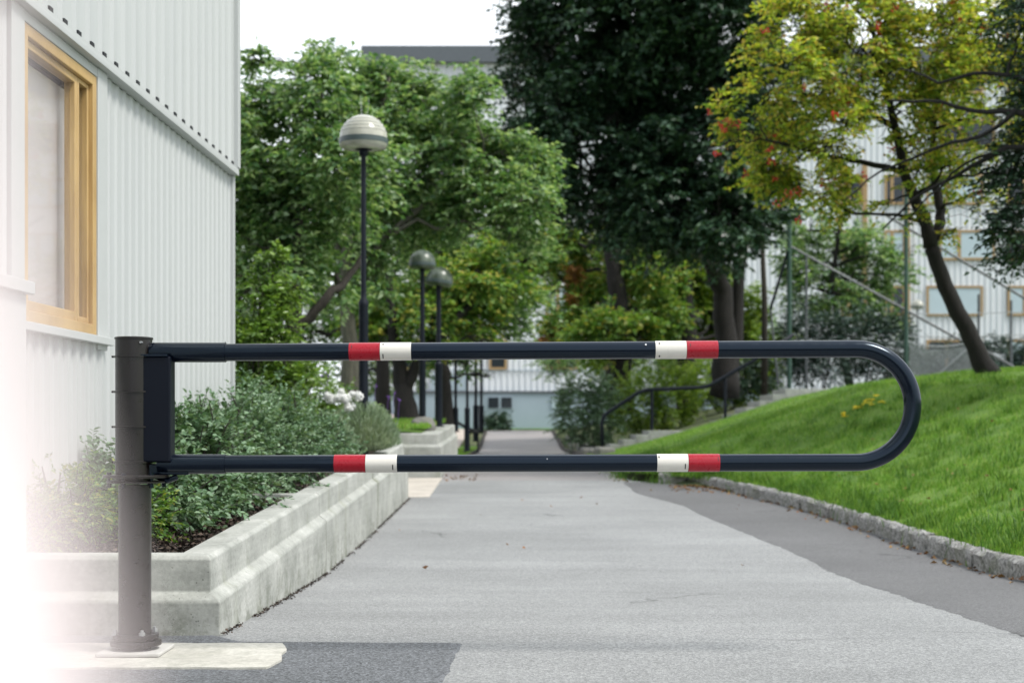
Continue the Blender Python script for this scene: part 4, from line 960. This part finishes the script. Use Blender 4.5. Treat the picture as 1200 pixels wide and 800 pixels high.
# hydrangea with white heads
hy, hb_, _ = make_shrub('hydrangea', 'leafy plant with white ball-shaped flower heads above the lavender', (-1.78,14.4,.55), [((-1.85,14.5,.85),.28,.3,.24),((-1.6,14.5,.82),.2,.2,.2)], M['lf_laurel'], .07, 6, .16, .5, None, gap=-.5, six=True)
for px, py, r_ in ((388,467,6.5),(397,466,6),(404,466.5,8),(410,477,6.8),(419.5,464,6.5),(384,463,4.5),(400,458,4),(413,461,4)):
    c = P(px, py, 13.2)-Vector((-1.78,14.4,.55)); rr_ = r_/F*13.2; mb = MB()
    for k in range(150):
        v = Vector([random.gauss(0,1) for _ in range(3)]).normalized(); q = c+Vector((v.x, v.y, v.z*.85))*rr_*random.uniform(.7,1.12); a = v.orthogonal().normalized(); b_ = v.cross(a); s_ = rr_*random.uniform(.14,.22); v = (v+Vector([random.gauss(0,.3) for _ in range(3)])).normalized(); a = v.orthogonal().normalized(); b_ = v.cross(a)
        mb.add([q+a*s_, q+b_*s_+v*s_*.4, q-a*s_, q-b_*s_+v*s_*.4, q+v*s_*.2], [(0,1,4),(1,2,4),(2,3,4),(3,0,4)])
    bm2 = [c+v*rr_*.6 for v in iv]; mb.add(bm2, iff); mb.build('flower_head', M['flower_white'], hy)
# lavender-like small purple flowers
mb = MB()
for px, py in ((381,437),(377,440),(462,461),(468,468),(455,465),(440,452),(384,441)):
    c = P(px, py, 14.2)
    for k in range(6): q = c+Vector([random.gauss(0,.010) for _ in range(3)]); mb.add([q+v*.006 for v in iv], iff)
    mb.tube([c, c-Vector((0.02,0,.25))], .0015, 4)
tag(mb.build('purple_flowers', M['flower_purple']), 'tiny purple blooms on thin stems behind the white flowers', 'flowers')
# laurel at the corner
make_shrub('laurel_shrub', 'tall bright-green glossy shrub at the corner of the clad building', (-2.25,12.6,.5),
    [((-2.30,12.6,1.0),.30,.35,.42),((-2.28,12.6,1.55),.26,.3,.32),((-2.22,12.7,1.95),.2,.22,.26),((-2.02,12.7,2.05),.16,.18,.2),((-2.02,12.6,1.72),.16,.2,.17),((-2.12,12.7,2.33),.10,.12,.16),((-2.0,12.7,1.2),.3,.3,.3),((-2.6,12.8,1.4),.3,.3,.6)],
    M['lf_laurel'], .062, 9, .17, .7, None, gap=-.15, gscale=4, six=True, ratio=.45, droop=-.1)
make_shrub('laurel_shrub', 'lower bright-green shrub between the tall one and the lamp post', (-1.95,14.6,.55),
    [((-2.1,14.6,1.1),.38,.4,.36),((-1.75,14.8,.98),.28,.3,.28),((-2.5,14.6,1.2),.4,.4,.4),((-1.5,15.1,.85),.2,.2,.22)], M['lf_laurel'], .06, 8, .18, .6, None, gap=-.2, gscale=4, six=True, ratio=.4)
make_shrub('laurel_shrub', 'dull green shrub behind the planter at the left', (-3.4,17.2,.6), [((-3.3,17.4,1.3),.7,.6,.7),((-2.6,17.6,1.1),.5,.5,.5),((-4.0,17.2,1.5),.7,.6,.8)], M['lf_left'], .07, 8, .25, .6, None, gap=-.2)

# dandelions and litter
mb = MB()
for px, py in ((1012,472),(1018,469),(1021,473),(1024,468),(1010,476),(1003,477),(988,484),(990,487),(1026,463),(1036,470)):
    dd = 20.5; q = P(px, py, dd)
    best = min([d_/10 for d_ in range(110, 300, 2)], key=lambda d_: abs(P(px,py,d_).z-H(P(px,py,d_).x, d_)-.05)); q = P(px,py,best)
    for k in range(5): c = q+Vector((random.gauss(0,.02),random.gauss(0,.02),random.gauss(0,.01))); mb.add([c+Vector((v.x*.02,v.y*.02,v.z*.008)) for v in iv], iff)
tag(mb.build('dandelions', M['flower_yellow']), 'scattered yellow dandelion blooms on the lawn inside the barrier bend', 'flowers', kind='stuff')
Cs = []
for i in range(700):
    r_ = random.random()
    if r_ < .35: x, y = random.uniform(1.9, 2.9), 17.5-random.random()**2*1.0; x = min(x, xk(y)-.02)
    elif r_ < .6: y = random.uniform(18.2, 30); x = 1.5-abs(random.gauss(0,.12))
    elif r_ < .66: x, y = random.uniform(-.93, -.45), 18.95+random.gauss(0,.3)
    elif r_ < .68: x, y = random.uniform(-1.1, 2.8), random.uniform(6, 18.5)
    elif r_ < .76: y = random.uniform(7, 17); x = xk(y)+random.uniform(.2, 3); Cs.append((x, y, H(x,y)+.05)); continue
    else: y = random.uniform(7, 17); x = xk(y)-abs(random.gauss(0,.07))
    Cs.append((x, y, g(y)+.014))
C = np.array(Cs); D = rng.normal(0,1,(len(C),3)); D[:,2] *= .2; V,Q,k = leaves_np(C, D, .045, .55)
tag(np_mesh('fallen_leaves', V, Q, M['litter']), 'brown fallen leaves gathered along kerb and planter foot', 'leaves', kind='stuff')

# dark grit gathered where the wall meets the road
n = 1900; yy = rng.uniform(5.6, 15.8, n); C = np.stack([-1.148+np.abs(rng.normal(0,.012,n)), yy, np.array([g(v) for v in yy])+rng.uniform(.001,.01,n)], 1)
C = C[np.array([mnoise.noise(Vector((0,v*2.2,3))) > -.25 for v in C[:,1]])]
D = rng.normal(0,1,(len(C),3)); D[:,2] *= .3; V,Q,k = leaves_np(C, D, .014, .6); tag(np_mesh('grit', V, Q, M['mulch']), 'dark grit along the foot of the near planter', 'grit', kind='stuff')
# ------------------------------------------------------------------ made-up pale post close to the lens, shaped to blur into haze
mb = MB(); mb.lathe([(.051,0),(.051,.785),(.0485,.800),(.0458,.812),(.0425,.826),(.0395,.85),(.037,1.0),(.035,1.25),(.02,1.27)], (-.0800,.105,0), 32)
tag(mb.build('haze_post', M['pink_white'], smooth=True), 'made-up pale pinkish-white post close to the lens, standing in for the blur at the left edge', 'post')
n_leaf = sum(len(o.data.polygons) for o in bpy.data.objects if o.type == 'MESH'); print('POLYS', n_leaf)
